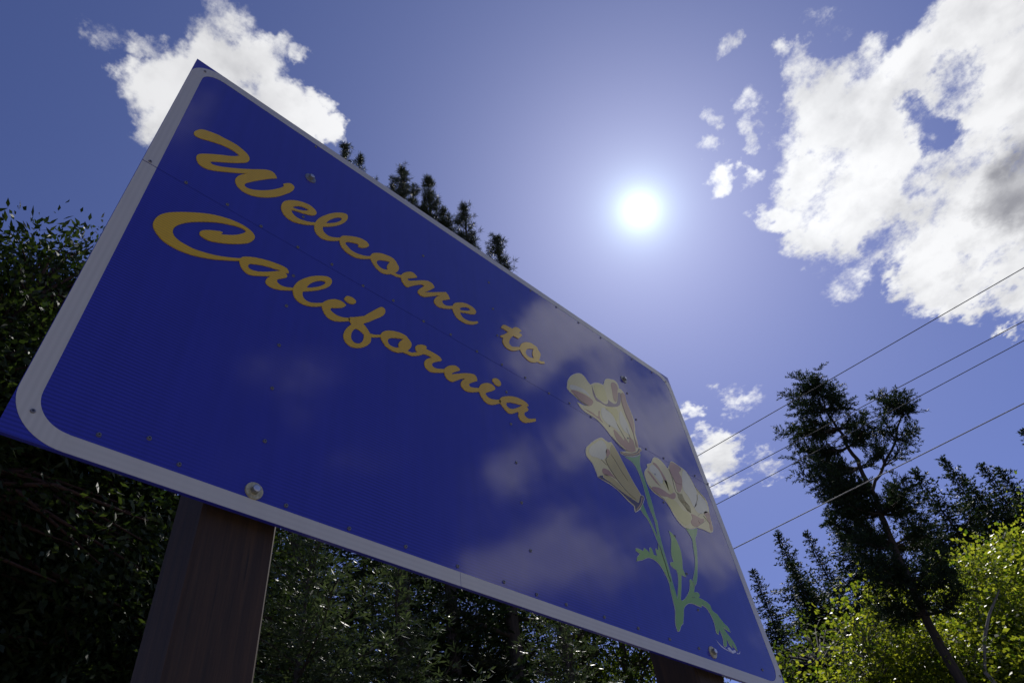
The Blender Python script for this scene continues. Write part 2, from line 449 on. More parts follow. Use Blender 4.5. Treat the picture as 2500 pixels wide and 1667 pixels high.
# ------------------------------------------------------------------ the sign
LETTERS=[('W',[[(787,11171,0),(800,11289,0),(883,11498,1),(961,11593,0),(1166,11712,0),(1414,11809,0),(1515,11816,0),(1744,11866,0),(1985,11875,0),(2208,11807,0),(2337,11725,0),(2399,11599,0),(2406,11475,0),(2374,11355,0),(2278,11211,0),(2068,10957,0),(1790,10665,0),(1587,10459,0),(1483,10343,0),(1450,10271,1),(1521,10236,0),(1694,10329,0),(1975,10565,0),(2259,10837,0),(2551,11137,0),(2897,11515,0),(3060,11634,0),(3186,11645,0),(3270,11575,0),(3322,11469,1),(3152,11265,0),(2931,10958,0),(2651,10542,0),(2533,10337,0),(2492,10192,0),(2520,10127,0),(2620,10129,0),(2788,10234,0),(3012,10442,0),(3235,10708,0),(3456,11038,0),(3580,11266,1),(3545,11389,1),(3646,11537,0),(3764,11643,0),(3860,11632,0),(3901,11530,0),(3863,11312,0),(3732,11031,0),(3512,10646,0),(3258,10316,0),(2988,10056,0),(2759,9906,0),(2552,9850,0),(2398,9878,0),(2280,9987,0),(2218,10128,0),(2218,10280,0),(2287,10494,0),(2402,10700,0),(2512,10855,1),(2368,10700,0),(2154,10490,0),(1875,10230,0),(1602,9996,0),(1392,9877,0),(1234,9889,0),(1131,10010,0),(1086,10140,0),(1096,10274,0),(1156,10392,0),(1385,10658,0),(1656,10929,0),(1940,11193,0),(2118,11431,1),(2006,11479,0),(1801,11480,0),(1560,11417,0),(1260,11259,0),(972,11094,0),(864,11073,0),(807,11115,0)]]),('e',[[(4736,10415,1),(4554,10271,0),(4326,10156,0),(4147,10130,0),(4010,10203,0),(3943,10330,1),(4127,10437,0),(4339,10526,0),(4515,10623,0),(4656,10730,0),(4730,10848,0),(4739,10950,0),(4701,11036,0),(4597,11105,0),(4442,11121,0),(4240,11056,0),(4012,10917,0),(3816,10725,0),(3694,10545,0),(3640,10354,0),(3640,10160,0),(3685,10028,0),(3783,9892,0),(3932,9835,0),(4110,9847,0),(4331,9957,0),(4536,10098,0),(4757,10302,1)],[(3965,10487,1),(4032,10609,0),(4163,10752,0),(4302,10840,0),(4432,10862,0),(4471,10855,0),(4407,10745,0),(4271,10625,0),(4116,10531,0)]]),('l',[[(5625,10425,1),(5414,10248,0),(5246,10168,0),(5110,10190,0),(5033,10295,0),(5009,10451,1),(5241,10675,0),(5457,10928,0),(5656,11231,0),(5789,11532,0),(5822,11756,0),(5788,11868,0),(5674,11854,0),(5479,11695,0),(5255,11442,0),(5044,11125,0),(4877,10823,0),(4772,10525,0),(4737,10313,0),(4745,10144,0),(4810,9971,0),(4933,9868,0),(5102,9864,0),(5302,9972,0),(5482,10125,0),(5641,10292,1)],[(5100,10718,1),(5178,10945,0),(5298,11169,0),(5461,11399,0),(5576,11486,0),(5611,11439,0),(5534,11239,0),(5353,10983,0)]]),('c',[[(6764,10423,1),(6573,10275,0),(6314,10154,0),(6074,10120,0),(5909,10208,0),(5828,10283,0),(5842,10369,0),(5951,10481,0),(6126,10594,0),(6246,10641,0),(6298,10627,1),(6283,10524,1),(6414,10580,0),(6573,10735,0),(6671,10897,0),(6657,10991,0),(6559,11057,0),(6370,11041,0),(6127,10927,0),(5873,10741,0),(5703,10586,0),(5618,10389,0),(5617,10271,0),(5659,10104,0),(5747,9979,0),(5910,9892,0),(6128,9880,0),(6364,9972,0),(6580,10129,0),(6779,10312,1)]]),('o',[[(6730,10362,0),(6814,10612,0),(6936,10754,0),(7146,10914,0),(7383,11011,0),(7603,11046,0),(7737,10976,0),(7771,10914,1),(7849,10798,0),(7861,10658,0),(7807,10480,0),(7710,10328,1),(7830,10337,0),(7995,10440,1),(7940,10265,1),(7787,10186,0),(7635,10166,0),(7550,10140,1),(7402,10007,0),(7235,9929,0),(7067,9949,0),(6918,10055,0),(6809,10195,0),(6753,10294,0)],[(7012,10381,0),(7114,10517,0),(7325,10659,0),(7508,10739,1),(7424,10549,0),(7391,10389,0),(7419,10251,1),(7272,10160,0),(7124,10154,0),(7017,10224,0),(6994,10292,0)]]),('m',[[(7939,10338,0),(7983,10476,0),(8118,10682,0),(8299,10866,0),(8437,10932,0),(8552,10889,0),(8619,10807,1),(8479,10675,0),(8296,10505,0),(8217,10398,0),(8245,10347,0),(8431,10480,0),(8662,10677,0),(8947,10902,0),(9138,10993,0),(9280,10967,0),(9358,10832,1),(9170,10568,0),(9000,10350,0),(8904,10233,1),(9237,10487,0),(9556,10739,0),(9859,10969,1),(9953,10895,0),(10027,10711,1),(9859,10557,0),(9707,10414,0),(9665,10296,0),(9720,10221,0),(9865,10239,0),(10155,10436,1),(10119,10264,1),(9806,10053,0),(9564,9934,0),(9378,9941,0),(9301,10056,0),(9344,10231,0),(9471,10443,0),(9597,10591,1),(9350,10382,0),(9109,10165,0),(8874,9980,0),(8737,9949,0),(8637,10016,0),(8628,10094,0),(8722,10283,0),(8914,10577,1),(8798,10570,0),(8542,10332,0),(8337,10115,0),(8181,9951,0),(8071,10008,0),(7984,10112,0),(7951,10230,0)]]),('e',[[(10112,10331,0),(10203,10604,0),(10391,10801,0),(10656,10982,0),(10944,11072,0),(11173,11041,0),(11251,10915,0),(11167,10720,1),(10950,10581,0),(10714,10472,0),(10454,10330,1),(10493,10198,0),(10608,10107,0),(10808,10131,0),(11045,10252,0),(11265,10419,1),(11289,10334,1),(11028,10082,0),(10765,9930,0),(10515,9871,0),(10277,9932,0),(10157,10103,0)],[(10466,10485,0),(10554,10652,0),(10716,10791,0),(10901,10874,0),(10960,10826,0),(10832,10674,0),(10619,10537,0)]]),('t',[[(12336,10373,1),(12577,10609,0),(12803,10871,1),(12618,10892,0),(12444,10878,1),(12532,11059,0),(12660,11181,0),(12823,11214,0),(13067,11240,1),(13208,11415,0),(13336,11502,0),(13471,11522,0),(13583,11455,1),(13389,11228,1),(13507,11254,0),(13570,11190,1),(13319,10860,1),(13052,10838,1),(12890,10612,0),(12774,10368,0),(12766,10213,0),(12850,10151,0),(13016,10215,0),(13333,10418,1),(13324,10270,1),(13032,10028,0),(12779,9892,0),(12550,9893,0),(12433,10031,0),(12420,10154,0),(12479,10359,1),(12366,10318,1)]]),('o',[[(13301,10322,0),(13390,10564,0),(13558,10792,0),(13749,10950,0),(14020,11073,0),(14218,11062,0),(14333,11048,1),(14365,10912,1),(14454,10813,0),(14451,10674,0),(14307,10331,1),(14405,10324,0),(14584,10425,1),(14604,10319,1),(14395,10192,0),(14191,10160,1),(13998,10010,0),(13754,9910,0),(13540,9959,0),(13375,10103,0)],[(13686,10508,0),(13824,10637,0),(14100,10796,1),(14014,10605,0),(13978,10413,0),(14012,10250,1),(13815,10154,0),(13656,10163,0),(13599,10294,0)]]),('C',[[(2945,6960,1),(2636,6724,0),(2324,6504,0),(2075,6365,0),(1827,6259,0),(1575,6196,0),(1380,6190,0),(1178,6220,0),(1013,6315,0),(879,6462,0),(825,6571,0),(807,6715,0),(826,6896,0),(894,7093,0),(1019,7289,0),(1212,7504,0),(1429,7710,0),(1669,7916,0),(1922,8101,0),(2191,8247,0),(2477,8353,0),(2735,8390,0),(2944,8365,0),(3067,8297,0),(3131,8200,0),(3129,8071,0),(3070,7904,0),(2945,7725,0),(2738,7521,0),(2518,7337,0),(2260,7166,0),(2064,7074,0),(1922,7076,0),(1842,7121,0),(1819,7195,0),(1859,7304,0),(1962,7420,0),(2111,7539,0),(2266,7645,0),(2337,7661,1),(2301,7542,1),(2456,7660,0),(2649,7837,0),(2798,8036,0),(2871,8194,0),(2822,8251,0),(2655,8224,0),(2443,8126,0),(2173,7960,0),(1921,7756,0),(1681,7532,0),(1458,7278,0),(1320,7050,0),(1257,6862,0),(1259,6701,0),(1325,6578,0),(1448,6508,0),(1640,6487,0),(1842,6495,0),(2100,6573,0),(2358,6681,0),(2616,6832,0),(2837,6981,0),(2941,7063,1)]]),('a',[[(2917,6980,0),(2963,7137,0),(3120,7282,0),(3329,7413,0),(3624,7541,0),(3932,7628,0),(4143,7644,0),(4217,7582,0),(4237,7489,1),(4154,7435,1),(4216,7340,0),(4194,7263,1),(4067,7126,0),(3973,7005,0),(3978,6916,0),(4056,6862,0),(4197,6879,0),(4437,7018,1),(4452,6925,1),(4215,6750,0),(4010,6632,0),(3830,6594,0),(3708,6635,0),(3679,6726,0),(3711,6866,0),(3778,6989,1),(3575,6845,0),(3371,6697,0),(3217,6630,0),(3092,6665,0),(2992,6766,0),(2933,6889,0)],[(3158,6926,0),(3192,7036,0),(3273,7103,0),(3512,7243,0),(3810,7358,0),(4018,7420,1),(3828,7241,0),(3579,7019,0),(3371,6880,0),(3209,6852,0)]]),('l',[[(4428,6965,0),(4466,7181,0),(4568,7428,0),(4755,7710,0),(4986,7969,0),(5231,8166,0),(5402,8252,0),(5505,8219,0),(5519,8053,0),(5439,7841,0),(5251,7586,0),(5048,7370,0),(4717,7081,1),(4716,6952,0),(4771,6832,0),(4892,6785,0),(5067,6857,0),(5336,7054,1),(5342,6931,1),(5113,6741,0),(4878,6615,0),(4668,6597,0),(4529,6674,0),(4454,6823,0)],[(4801,7299,1),(4864,7492,0),(4994,7716,0),(5168,7902,0),(5311,7978,0),(5326,7903,0),(5190,7673,0),(4987,7455,0)]]),('i',[[(5307,6970,0),(5375,7149,0),(5532,7348,0),(5697,7483,0),(5854,7539,0),(5981,7524,0),(6048,7476,1),(5943,7304,0),(5759,7154,0),(5610,7040,0),(5583,6950,0),(5658,6888,0),(5817,6863,0),(5989,6915,0),(6186,7030,1),(6211,6920,1),(6000,6755,0),(5801,6624,0),(5599,6573,0),(5456,6642,0),(5359,6777,0)]]),('i dot',[[(5967,7721,0),(6030,7866,0),(6137,7934,0),(6266,7944,0),(6355,7861,0),(6315,7745,0),(6210,7655,0),(6083,7635,0),(5990,7664,0)]]),('f',[[(6145,6966,1),(6209,7081,1),(6331,7167,0),(6648,7438,1),(6861,7759,0),(7101,8106,0),(7234,8266,0),(7334,8274,0),(7376,8152,0),(7302,7924,0),(7058,7605,0),(6823,7309,0),(6637,7098,1),(6761,6996,0),(6879,6844,1),(7025,6895,0),(7256,7049,1),(7250,6939,1),(6912,6705,1),(6918,6551,0),(6843,6368,0),(6690,6171,0),(6503,6019,0),(6299,5943,0),(6140,6001,0),(6051,6160,0),(6056,6339,0),(6135,6582,0),(6262,6817,1),(6203,6903,1)],[(6393,6712,0),(6499,6750,0),(6684,6680,1),(6675,6482,0),(6612,6308,0),(6511,6194,0),(6390,6164,0),(6298,6235,0),(6280,6378,0),(6313,6556,0)]]),('o',[[(7230,6984,0),(7282,7160,0),(7432,7332,0),(7645,7470,0),(7903,7563,0),(8124,7576,0),(8245,7486,1),(8326,7394,0),(8335,7280,0),(8282,7128,0),(8181,6959,1),(8321,6977,0),(8608,7180,1),(8773,7189,1),(8584,7012,0),(8339,6856,0),(8140,6817,0),(8022,6801,1),(7847,6680,0),(7636,6627,0),(7426,6675,0),(7291,6816,0)],[(7479,6916,0),(7534,7068,0),(7687,7197,0),(8043,7378,1),(7924,7205,0),(7855,7020,0),(7895,6905,1),(7711,6811,0),(7557,6805,0)]]),('r',[[(8594,7483,0),(8746,7588,0),(8882,7623,0),(8925,7572,1),(8878,7490,1),(9104,7503,0),(9355,7491,0),(9468,7431,0),(9482,7349,0),(9319,7212,0),(9154,7061,0),(9093,6936,0),(9146,6868,0),(9282,6886,0),(9585,7042,1),(9565,6892,1),(9296,6722,0),(9048,6612,0),(8873,6643,0),(8802,6797,0),(8828,6937,0),(8932,7089,0),(9106,7246,1),(8937,7244,0),(8758,7196,0),(8668,7132,0),(8565,7139,0),(8494,7208,0),(8476,7299,0),(8520,7404,0)]]),('n',[[(9560,7001,0),(9686,7204,0),(9860,7367,0),(10031,7457,0),(10173,7443,0),(10220,7367,1),(10036,7195,0),(9885,7047,0),(9857,6976,1),(10079,7130,0),(10431,7362,0),(10711,7501,0),(10862,7523,0),(10925,7416,0),(10927,7313,1),(10752,7162,0),(10592,7008,0),(10548,6920,0),(10603,6863,0),(10996,7032,1),(10971,6867,1),(10607,6653,0),(10365,6594,0),(10231,6666,0),(10204,6775,0),(10264,6934,0),(10410,7119,1),(10208,6978,0),(10007,6787,0),(9836,6660,0),(9677,6672,0),(9582,6790,0)]]),('i',[[(10968,7004,0),(11051,7204,0),(11220,7376,0),(11437,7505,0),(11618,7523,0),(11710,7444,0),(11672,7344,0),(11470,7155,0),(11289,7004,0),(11242,6915,0),(11332,6838,0),(11507,6845,0),(11897,7017,1),(11862,6858,1),(11475,6591,0),(11223,6543,0),(11065,6656,0),(10974,6831,0)]]),('i dot',[[(11622,7765,0),(11744,7901,0),(11881,7954,0),(11992,7896,0),(12015,7774,0),(11947,7661,0),(11809,7605,0),(11686,7654,0)]]),('a',[[(11818,6911,0),(11926,7135,0),(12132,7306,0),(12477,7493,0),(12815,7590,0),(13088,7590,0),(13214,7524,0),(13229,7458,1),(13122,7396,1),(13184,7285,0),(13123,7175,1),(12959,7012,0),(12963,6887,0),(13118,6851,0),(13480,7034,1),(13470,6913,1),(13144,6700,0),(12851,6553,0),(12700,6590,0),(12631,6730,0),(12669,6876,0),(12647,6903,1),(12348,6673,0),(12184,6614,0),(12040,6676,0),(11906,6806,0)],[(12140,7006,0),(12344,7154,0),(12595,7235,0),(12906,7330,1),(12650,7083,0),(12354,6877,0),(12171,6870,0)]])]
ART=[('poppy1','petal',1,[(15722,9839,0),(15830,10132,0),(16086,10516,0),(16468,10876,0),(16817,11081,0),(17025,11026,0),(17187,10804,0),(17301,10748,1),(17630,11029,0),(17953,11205,0),(18244,11263,1),(18439,11626,0),(18629,11845,0),(19014,12029,0),(19281,12089,0),(19399,11952,0),(19381,11720,1),(19564,11712,0),(19690,11598,1),(19670,11082,0),(19751,10632,0),(19781,10164,0),(19692,9716,0),(19564,9324,0),(19531,8827,0),(19484,8553,1),(19619,8599,0),(19655,8490,1),(19498,8388,0),(19418,8182,1),(18832,7844,0),(18363,7680,0),(18088,7675,0),(18091,7735,1),(18573,7954,1),(18403,7997,0),(18078,8119,0),(17779,8312,0),(17503,8579,0),(17080,8835,0),(16523,8863,0),(16238,8965,0),(16085,9168,1),(16421,9188,1),(16717,9296,1),(16309,9351,0),(15991,9469,0),(15685,9623,0)]),('poppy1','brown',2,[(15862,9640,0),(16256,9809,0),(16739,9877,0),(17090,9836,0),(17152,9738,0),(16987,9487,1),(16764,9337,0),(16319,9389,0),(16032,9491,0)]),('poppy1','purple',2,[(17347,10584,0),(17412,10177,0),(17685,10089,0),(17978,10061,0),(18195,10261,0),(18279,10459,1),(18442,10427,0),(18686,10453,0),(18898,10670,0),(19196,11363,1),(19348,11446,1),(19284,11088,0),(19059,10616,0),(18718,10316,0),(18030,9988,0),(17647,9969,0),(17352,9978,0)]),('poppy1','brown',2,[(18873,11727,0),(19201,11913,0),(19300,11748,0),(19192,11433,0),(18986,10927,0),(18815,10626,0),(18699,10668,0),(18751,11118,0)]),('poppy1','brown',2,[(19418,11412,0),(19670,11565,0),(19645,11069,0),(19726,10619,0),(19714,10063,0),(19633,9687,0),(19426,9097,0),(19468,8766,0),(19427,8527,0),(19348,8553,0),(19398,9148,0),(19328,9703,0),(19237,10331,0),(19248,10927,0)]),('poppy1','brown',2,[(18046,8781,0),(18281,8707,0),(18573,8473,1),(18667,8735,1),(18884,8494,1),(19023,8873,1),(19233,8814,0),(19201,8268,1),(18784,8019,0),(18366,8101,0),(18065,8295,0)]),('poppy1','brown',2,[(17401,9413,0),(17339,9092,0),(17437,8826,1),(17176,8915,0),(16832,8960,0),(16390,9014,1),(16865,9071,0),(17210,9027,0)]),('poppy1','pale',2,[(17625,9660,0),(17959,9768,0),(18272,9567,0),(18412,9087,0),(18442,8848,1),(18052,8910,0),(17685,8918,0),(17488,9105,0)]),('poppy1','pale',2,[(18960,10221,0),(19070,9974,0),(19206,9477,0),(19113,9011,1),(18790,9080,0),(18658,9468,0)]),('poppy1','pale',2,[(15904,9942,0),(16339,10121,0),(16817,10153,0),(17113,9915,1),(16761,9955,0),(16272,9867,0),(15846,9712,0)]),('poppy1','yellow',2,[(17532,10826,0),(17914,11076,0),(18203,11133,0),(18215,10442,1),(18023,10203,1),(17710,10170,0),(17514,10267,0)]),('poppy1','yellow',2,[(17894,9800,0),(18635,10188,0),(18740,10040,0),(18454,9431,0),(18311,9686,0)]),('poppy1','dark',3,[(18110,7738,0),(18415,7822,0),(18805,7974,0),(19253,8255,0),(19472,8522,1),(19634,8496,1),(19467,8358,0),(19385,8176,1),(18839,7862,0),(18367,7691,0),(18109,7685,0)]),('poppy1','gold',4,[(18141,7722,0),(18446,7806,0),(18834,7951,0),(19294,8240,0),(19513,8497,1),(19561,8469,0),(19347,8217,0),(18813,7893,0),(18380,7726,0)]),('poppy2','petal',1,[(15923,6871,0),(16068,7066,0),(16538,7520,0),(16914,7826,0),(17142,7939,0),(17291,7900,0),(17446,7877,1),(17645,7984,1),(17736,7862,0),(17940,7495,0),(18169,6935,0),(18405,6417,0),(18627,6055,0),(18637,5997,1),(18775,6013,0),(18756,5882,0),(18467,5481,0),(18204,5217,0),(17947,5040,1),(17949,5169,0),(17982,5299,1),(17657,5436,0),(17301,5655,0),(16908,5763,0),(16614,5787,0),(16239,5824,1),(16195,6071,0),(16100,6348,0),(15867,6568,0)]),('poppy2','pale',2,[(16095,6950,0),(16574,7430,0),(16989,7758,0),(17202,7723,0),(17214,7461,0),(17021,7059,0),(16774,6769,0),(16454,6729,0),(16106,6675,0)]),('poppy2','olive',2,[(17521,7708,0),(17663,7842,0),(17920,7486,0),(18138,6922,0),(18366,6402,0),(18577,6010,0),(18293,5571,1),(18045,5633,0),(17789,5800,0),(17404,6135,0),(17127,6517,0),(16990,6864,0),(17159,7094,0),(17348,7283,0)]),('poppy2','brown',2,[(17128,7342,0),(17322,7496,0),(17351,7311,0),(17075,7031,1)]),('poppy2','brown',2,[(16654,6340,0),(16964,6397,0),(17139,6272,0),(17315,6147,1),(17075,6171,0),(16591,6092,0)]),('poppy2','olive',2,[(16582,6015,0),(16968,6127,0),(17365,6020,0),(17721,5785,0),(18103,5619,1),(17844,5604,0),(17330,5739,0),(16889,5887,0)]),('poppy2','dark',3,[(16244,5821,1),(16530,5993,0),(16533,5910,0),(16875,5845,0),(17320,5711,0),(17665,5630,0),(18312,5538,1),(18582,5958,1),(18744,5976,0),(18652,5744,0),(18243,5279,0),(17972,5066,1),(18026,5316,1),(17667,5464,0),(17247,5677,0),(16855,5784,0),(16527,5794,0)]),('poppy2','gold',4,[(18628,5907,0),(18671,5899,0),(18455,5548,0),(18046,5135,1),(18019,5149,0),(18319,5450,0),(18476,5653,0)]),('poppy3','petal',1,[(19359,7312,0),(19695,7688,1),(19711,7852,1),(20071,8062,1),(20308,8382,0),(20481,8541,1),(20767,8585,0),(21018,8502,0),(21196,8331,0),(21255,8301,1),(21688,8850,1),(21828,8911,0),(22264,8873,0),(22719,8784,0),(22914,8555,0),(23051,8138,0),(23324,7917,0),(23566,7712,0),(23567,7390,0),(23446,7029,0),(23353,6684,0),(23280,6278,0),(23150,6047,1),(22895,5922,0),(22479,5903,0),(22011,5838,1),(21500,5602,0),(21033,5500,0),(20719,5625,0),(20527,5865,0),(20401,6180,0),(20221,6380,0),(19948,6447,0),(19610,6512,0),(19390,6695,0),(19312,6988,0)]),('poppy3','brown',2,[(21368,8350,0),(21673,8801,0),(21990,8854,0),(22293,8815,0),(22245,8612,0),(22063,8451,0),(22132,8204,0),(21941,7747,0),(21800,7531,0),(21572,7283,0),(21399,7267,0),(21451,7762,0),(21365,8103,0)]),('poppy3','brown',2,[(19491,6662,0),(19965,6876,0),(20315,6902,0),(20699,6851,0),(21142,7075,0),(21097,6867,0),(20792,6661,0),(20437,6636,0),(20048,6523,0),(19696,6558,0)]),('poppy3','brown',2,[(19618,7499,0),(19827,7431,0),(20082,7151,0),(20224,7005,1),(19959,7101,0),(19719,7335,0)]),('poppy3','brown',2,[(20195,8110,0),(20416,8180,0),(20652,7910,0),(20798,7600,0),(20770,7147,0),(20749,6985,1),(20626,7529,0),(20508,7902,0)]),('poppy3','brown',2,[(21882,6394,0),(22316,6427,0),(22494,6415,0),(22773,6452,0),(22317,6079,0),(21936,5831,0),(21618,5870,0),(21855,6199,0)]),('poppy3','brown',2,[(22970,6855,0),(23389,6995,0),(23315,6671,0),(23233,6262,0),(23103,6055,0),(22979,6074,0),(23080,6410,0),(23033,6621,0)]),('poppy3','pale',2,[(22454,8714,0),(22732,8733,0),(22894,8477,0),(22997,8034,0),(22838,7539,0),(22327,6874,0),(22161,7278,0),(21923,7580,0)]),('poppy3','pale',2,[(23084,7756,0),(23415,7614,0),(23436,7315,0),(23353,7034,0),(22513,6662,0),(22324,6796,0),(22832,7404,0)]),('poppy3','yellow',2,[(20485,7367,0),(20762,7519,0),(21014,7452,0),(21063,7134,0),(20841,6958,0),(20656,7127,0)]),('poppy3','yellow',2,[(20309,6426,0),(20933,6665,0),(21321,6375,0),(21714,6346,0),(21613,5966,0),(21131,5628,0),(20842,5704,0),(20615,5945,0)]),('poppy3','pale',2,[(20093,7991,0),(20307,8003,0),(20495,7790,0),(20555,7448,0),(20346,7207,0),(20121,7321,0),(19922,7497,0),(19766,7613,0)]),('green','stem',1,[(18312,7607,1),(18622,7718,0),(19035,7901,0),(19496,8233,1),(19298,7879,0),(19194,7506,0),(19222,6879,0),(19233,6317,0),(19228,5815,0),(19177,5286,0),(19202,5158,0),(19091,4499,0),(19044,3760,0),(19031,3124,0),(19005,2741,0),(19007,2394,0),(18989,2106,1),(18707,2032,1),(18732,2339,0),(18801,2684,0),(18786,3112,0),(18868,3705,0),(18875,3999,0),(18935,4338,0),(19035,5099,0),(18952,5711,0),(18993,6476,0),(18946,7133,0),(18746,7501,0)]),('green','stem',1.2,[(18337,5313,1),(18593,5637,1),(18644,5355,0),(18741,5036,0),(18761,5002,0),(18849,4656,0),(18975,4244,1),(18953,4003,1),(18850,4118,0),(18741,4619,0),(18635,4957,0),(18437,5161,0)]),('green','leaf',1.4,[(18793,4078,1),(18868,3705,0),(18906,3248,0),(18858,2778,0),(18732,2339,1),(18777,2696,0),(18691,2965,0),(18536,3217,0),(18368,3306,0),(18149,3339,0),(17927,3290,0),(17566,3100,0),(17217,2954,1),(17324,3123,0),(17535,3307,1),(17331,3362,1),(17382,3458,0),(17775,3483,1),(17858,3620,1),(17968,3605,0),(18135,3516,1),(18188,3716,0),(18294,3760,0),(18341,3520,1),(18525,3536,1),(18576,3830,0),(18696,3796,1)]),('green','leaf',1.2,[(19809,4941,1),(19985,4866,0),(20119,4666,0),(20178,4311,0),(20108,3965,0),(19926,3490,1),(19989,3201,1),(19708,3201,1),(19475,2716,0),(19158,2150,1),(18973,2101,1),(19283,2663,0),(19482,3115,0),(19486,3319,1),(19316,3350,0),(19204,3438,0),(19278,3532,0),(19462,3599,1),(19475,3895,0),(19651,4315,0),(19793,4624,0)]),('green','stem',1,[(21043,5547,1),(21385,5540,0),(21972,5779,1),(21755,5442,0),(21547,5208,0),(21408,4771,0),(21192,4257,0),(20860,3619,0),(20575,3163,0),(20377,2966,1),(20362,3184,1),(20731,3686,0),(21012,4201,0),(21163,4692,0),(21282,5096,0),(21182,5341,0)]),('green','leaf',1.6,[(18754,2394,1),(18918,2448,1),(18937,2218,0),(18976,2120,1),(19028,2143,1),(19189,2185,1),(19236,2134,1),(19477,2279,0),(19755,2518,0),(19954,2740,0),(20104,3009,0),(20154,3139,1),(20277,3174,0),(20328,2976,0),(20181,2688,1),(20419,2743,0),(20491,2677,0),(20375,2543,1),(20699,2525,0),(20960,2443,0),(20984,2318,1),(21031,2237,0),(21269,2166,0),(21340,2072,1),(21530,1916,0),(21721,1814,0),(21747,1675,1),(21561,1705,0),(21347,1764,1),(21463,1592,0),(21627,1450,0),(21766,1268,0),(21783,1043,1),(21655,1138,0),(21588,1282,1),(21519,1092,1),(21397,1170,0),(21330,1366,1),(21180,1089,1),(21036,1024,0),(21002,1068,0),(21096,1332,0),(21051,1623,1),(20882,1407,1),(20796,1440,0),(20842,1681,0),(20853,1918,0),(20783,2120,0),(20677,2259,0),(20431,2307,1),(20351,2213,1),(20110,2206,0),(19878,2210,0),(19616,2152,0),(19378,2019,0),(19206,1869,0),(19083,1646,0),(18891,1308,1),(18722,1184,0),(18527,973,0),(18437,952,1),(18437,1151,0),(18513,1370,0),(18657,1678,0),(18699,2003,0)]),('scratch','white',0.3,[(20615,1173,1),(20830,1031,0),(21116,955,0),(21460,920,1),(21070,928,0),(20808,992,0)]),('scratch','white',0.3,[(21180,1011,1),(21337,1071,0),(21440,989,0),(21665,1053,0),(21687,988,1),(21380,890,0)]),('scratch','white',0.3,[(21695,976,1),(21834,976,0),(21981,1085,1),(21893,979,0),(21712,930,1)]),('scratch','white',1.9,[(21213,1429,0),(21331,1473,0),(21335,1350,1),(21248,1383,0)])]
INK=[('poppy2',22,[(17254,7141,0),(17066,7000,0),(16963,6826,0),(17047,6558,0),(17351,6162,0),(17762,5814,0),(18205,5634,0)]),('poppy2',18,[(17386,7300,0),(17564,7064,0),(17764,6712,0),(18027,6364,0)]),('poppy2',9,[(16675,6751,0),(16808,6682,0),(16941,6614,0)]),('poppy1',14,[(19408,11443,0),(19267,10867,0),(19271,10314,0),(19377,9727,0),(19398,9148,0),(19310,8504,0)]),('poppy1',10,[(17350,10724,0),(17376,10428,0),(17412,10177,0)]),('poppy1',22,[(15991,9533,0),(16314,9370,0),(16761,9326,0)]),('poppy1',16,[(17779,8312,0),(18076,8112,0),(18403,7997,0),(18746,8017,0)]),('poppy1',8,[(18368,9290,0),(18565,8876,0),(18672,8644,0)]),('poppy1',8,[(19001,9344,0),(19047,9044,0),(19074,8802,0)]),('poppy3',9,[(21345,7168,0),(21313,6874,0),(21497,6665,0),(21681,6458,0)]),('poppy3',9,[(21410,7183,0),(21391,6888,0),(21584,6683,0),(21721,6453,0)]),('poppy3',9,[(21474,7198,0),(21469,6903,0),(21672,6701,0),(21762,6448,0)]),('poppy3',9,[(21539,7213,0),(21548,6918,0),(21760,6718,0),(21802,6443,0)]),('poppy3',9,[(21604,7228,0),(21627,6933,0),(21848,6736,0),(21843,6437,0)]),('poppy3',9,[(21669,7243,0),(21706,6948,0),(21936,6754,0),(21883,6432,0)]),('poppy3',13,[(21300,8321,0),(21340,7930,0),(21245,7258,0),(21359,7122,0)]),('poppy3',10,[(22332,6458,0),(22751,6762,0)]),('poppy3',12,[(21931,5823,0),(22707,6328,0),(22849,6454,0)]),('poppy3',12,[(22258,6244,0),(22311,6102,0)]),('poppy3',12,[(22821,6647,0),(23149,6383,0)]),('poppy3',10,[(22948,7716,0),(22775,7383,0),(22310,6843,0)]),('poppy3',9,[(21385,7949,0),(21501,7729,0),(21937,7799,0)]),('poppy3',9,[(22732,8733,0),(22910,8470,0),(23046,8054,0),(23288,7849,0),(23498,7659,0)]),('poppy3',9,[(19402,6725,0),(19623,6541,0),(19961,6477,0),(20227,6395,0)]),('green',12,[(18875,3999,0),(18868,3705,0),(18889,3343,0),(18875,2979,0),(18903,2712,0)]),('green',8,[(19919,2436,0),(20122,2500,0)])]
RIVETS=[(1429,570),(2875,550),(5102,487),(6603,474),(8097,524),(9619,496),(11112,518),(12251,492),(13354,508),(14892,534),(16388,568),(17878,580),(19388,625),(23086,684),(1107,8816),(2228,8897),(3225,8799),(4362,8814),(5467,8923),(6559,8769),(7667,8898),(8840,8739),(9951,8855),(11073,8769),(12214,8837),(13330,8857),(14493,8751),(15599,8865),(16743,8769),(17826,8850),(18900,8764),(20050,8762),(21230,8833),(22296,8729),(23402,8856),(24356,8841),(4341,14738),(14695,14765),(16281,14842),(17685,14785),(19165,14761),(21377,14726),(22911,14759),(4384,7504),(4346,6220),(4345,4745),(4369,3336),(4421,1831),(12154,13327),(12170,11760),(12202,10309),(12237,7565),(12226,6184),(12210,4669),(12185,3241),(12265,1746),(19965,11759),(20018,10300),(20086,7532),(20091,6256),(20111,4833),(20096,3353),(20090,2053),(362,568),(349,14763),(24009,14753),(24216,677),(172,8829),(24272,8743),(4353,10365),(8923,12310),(2234,873)]

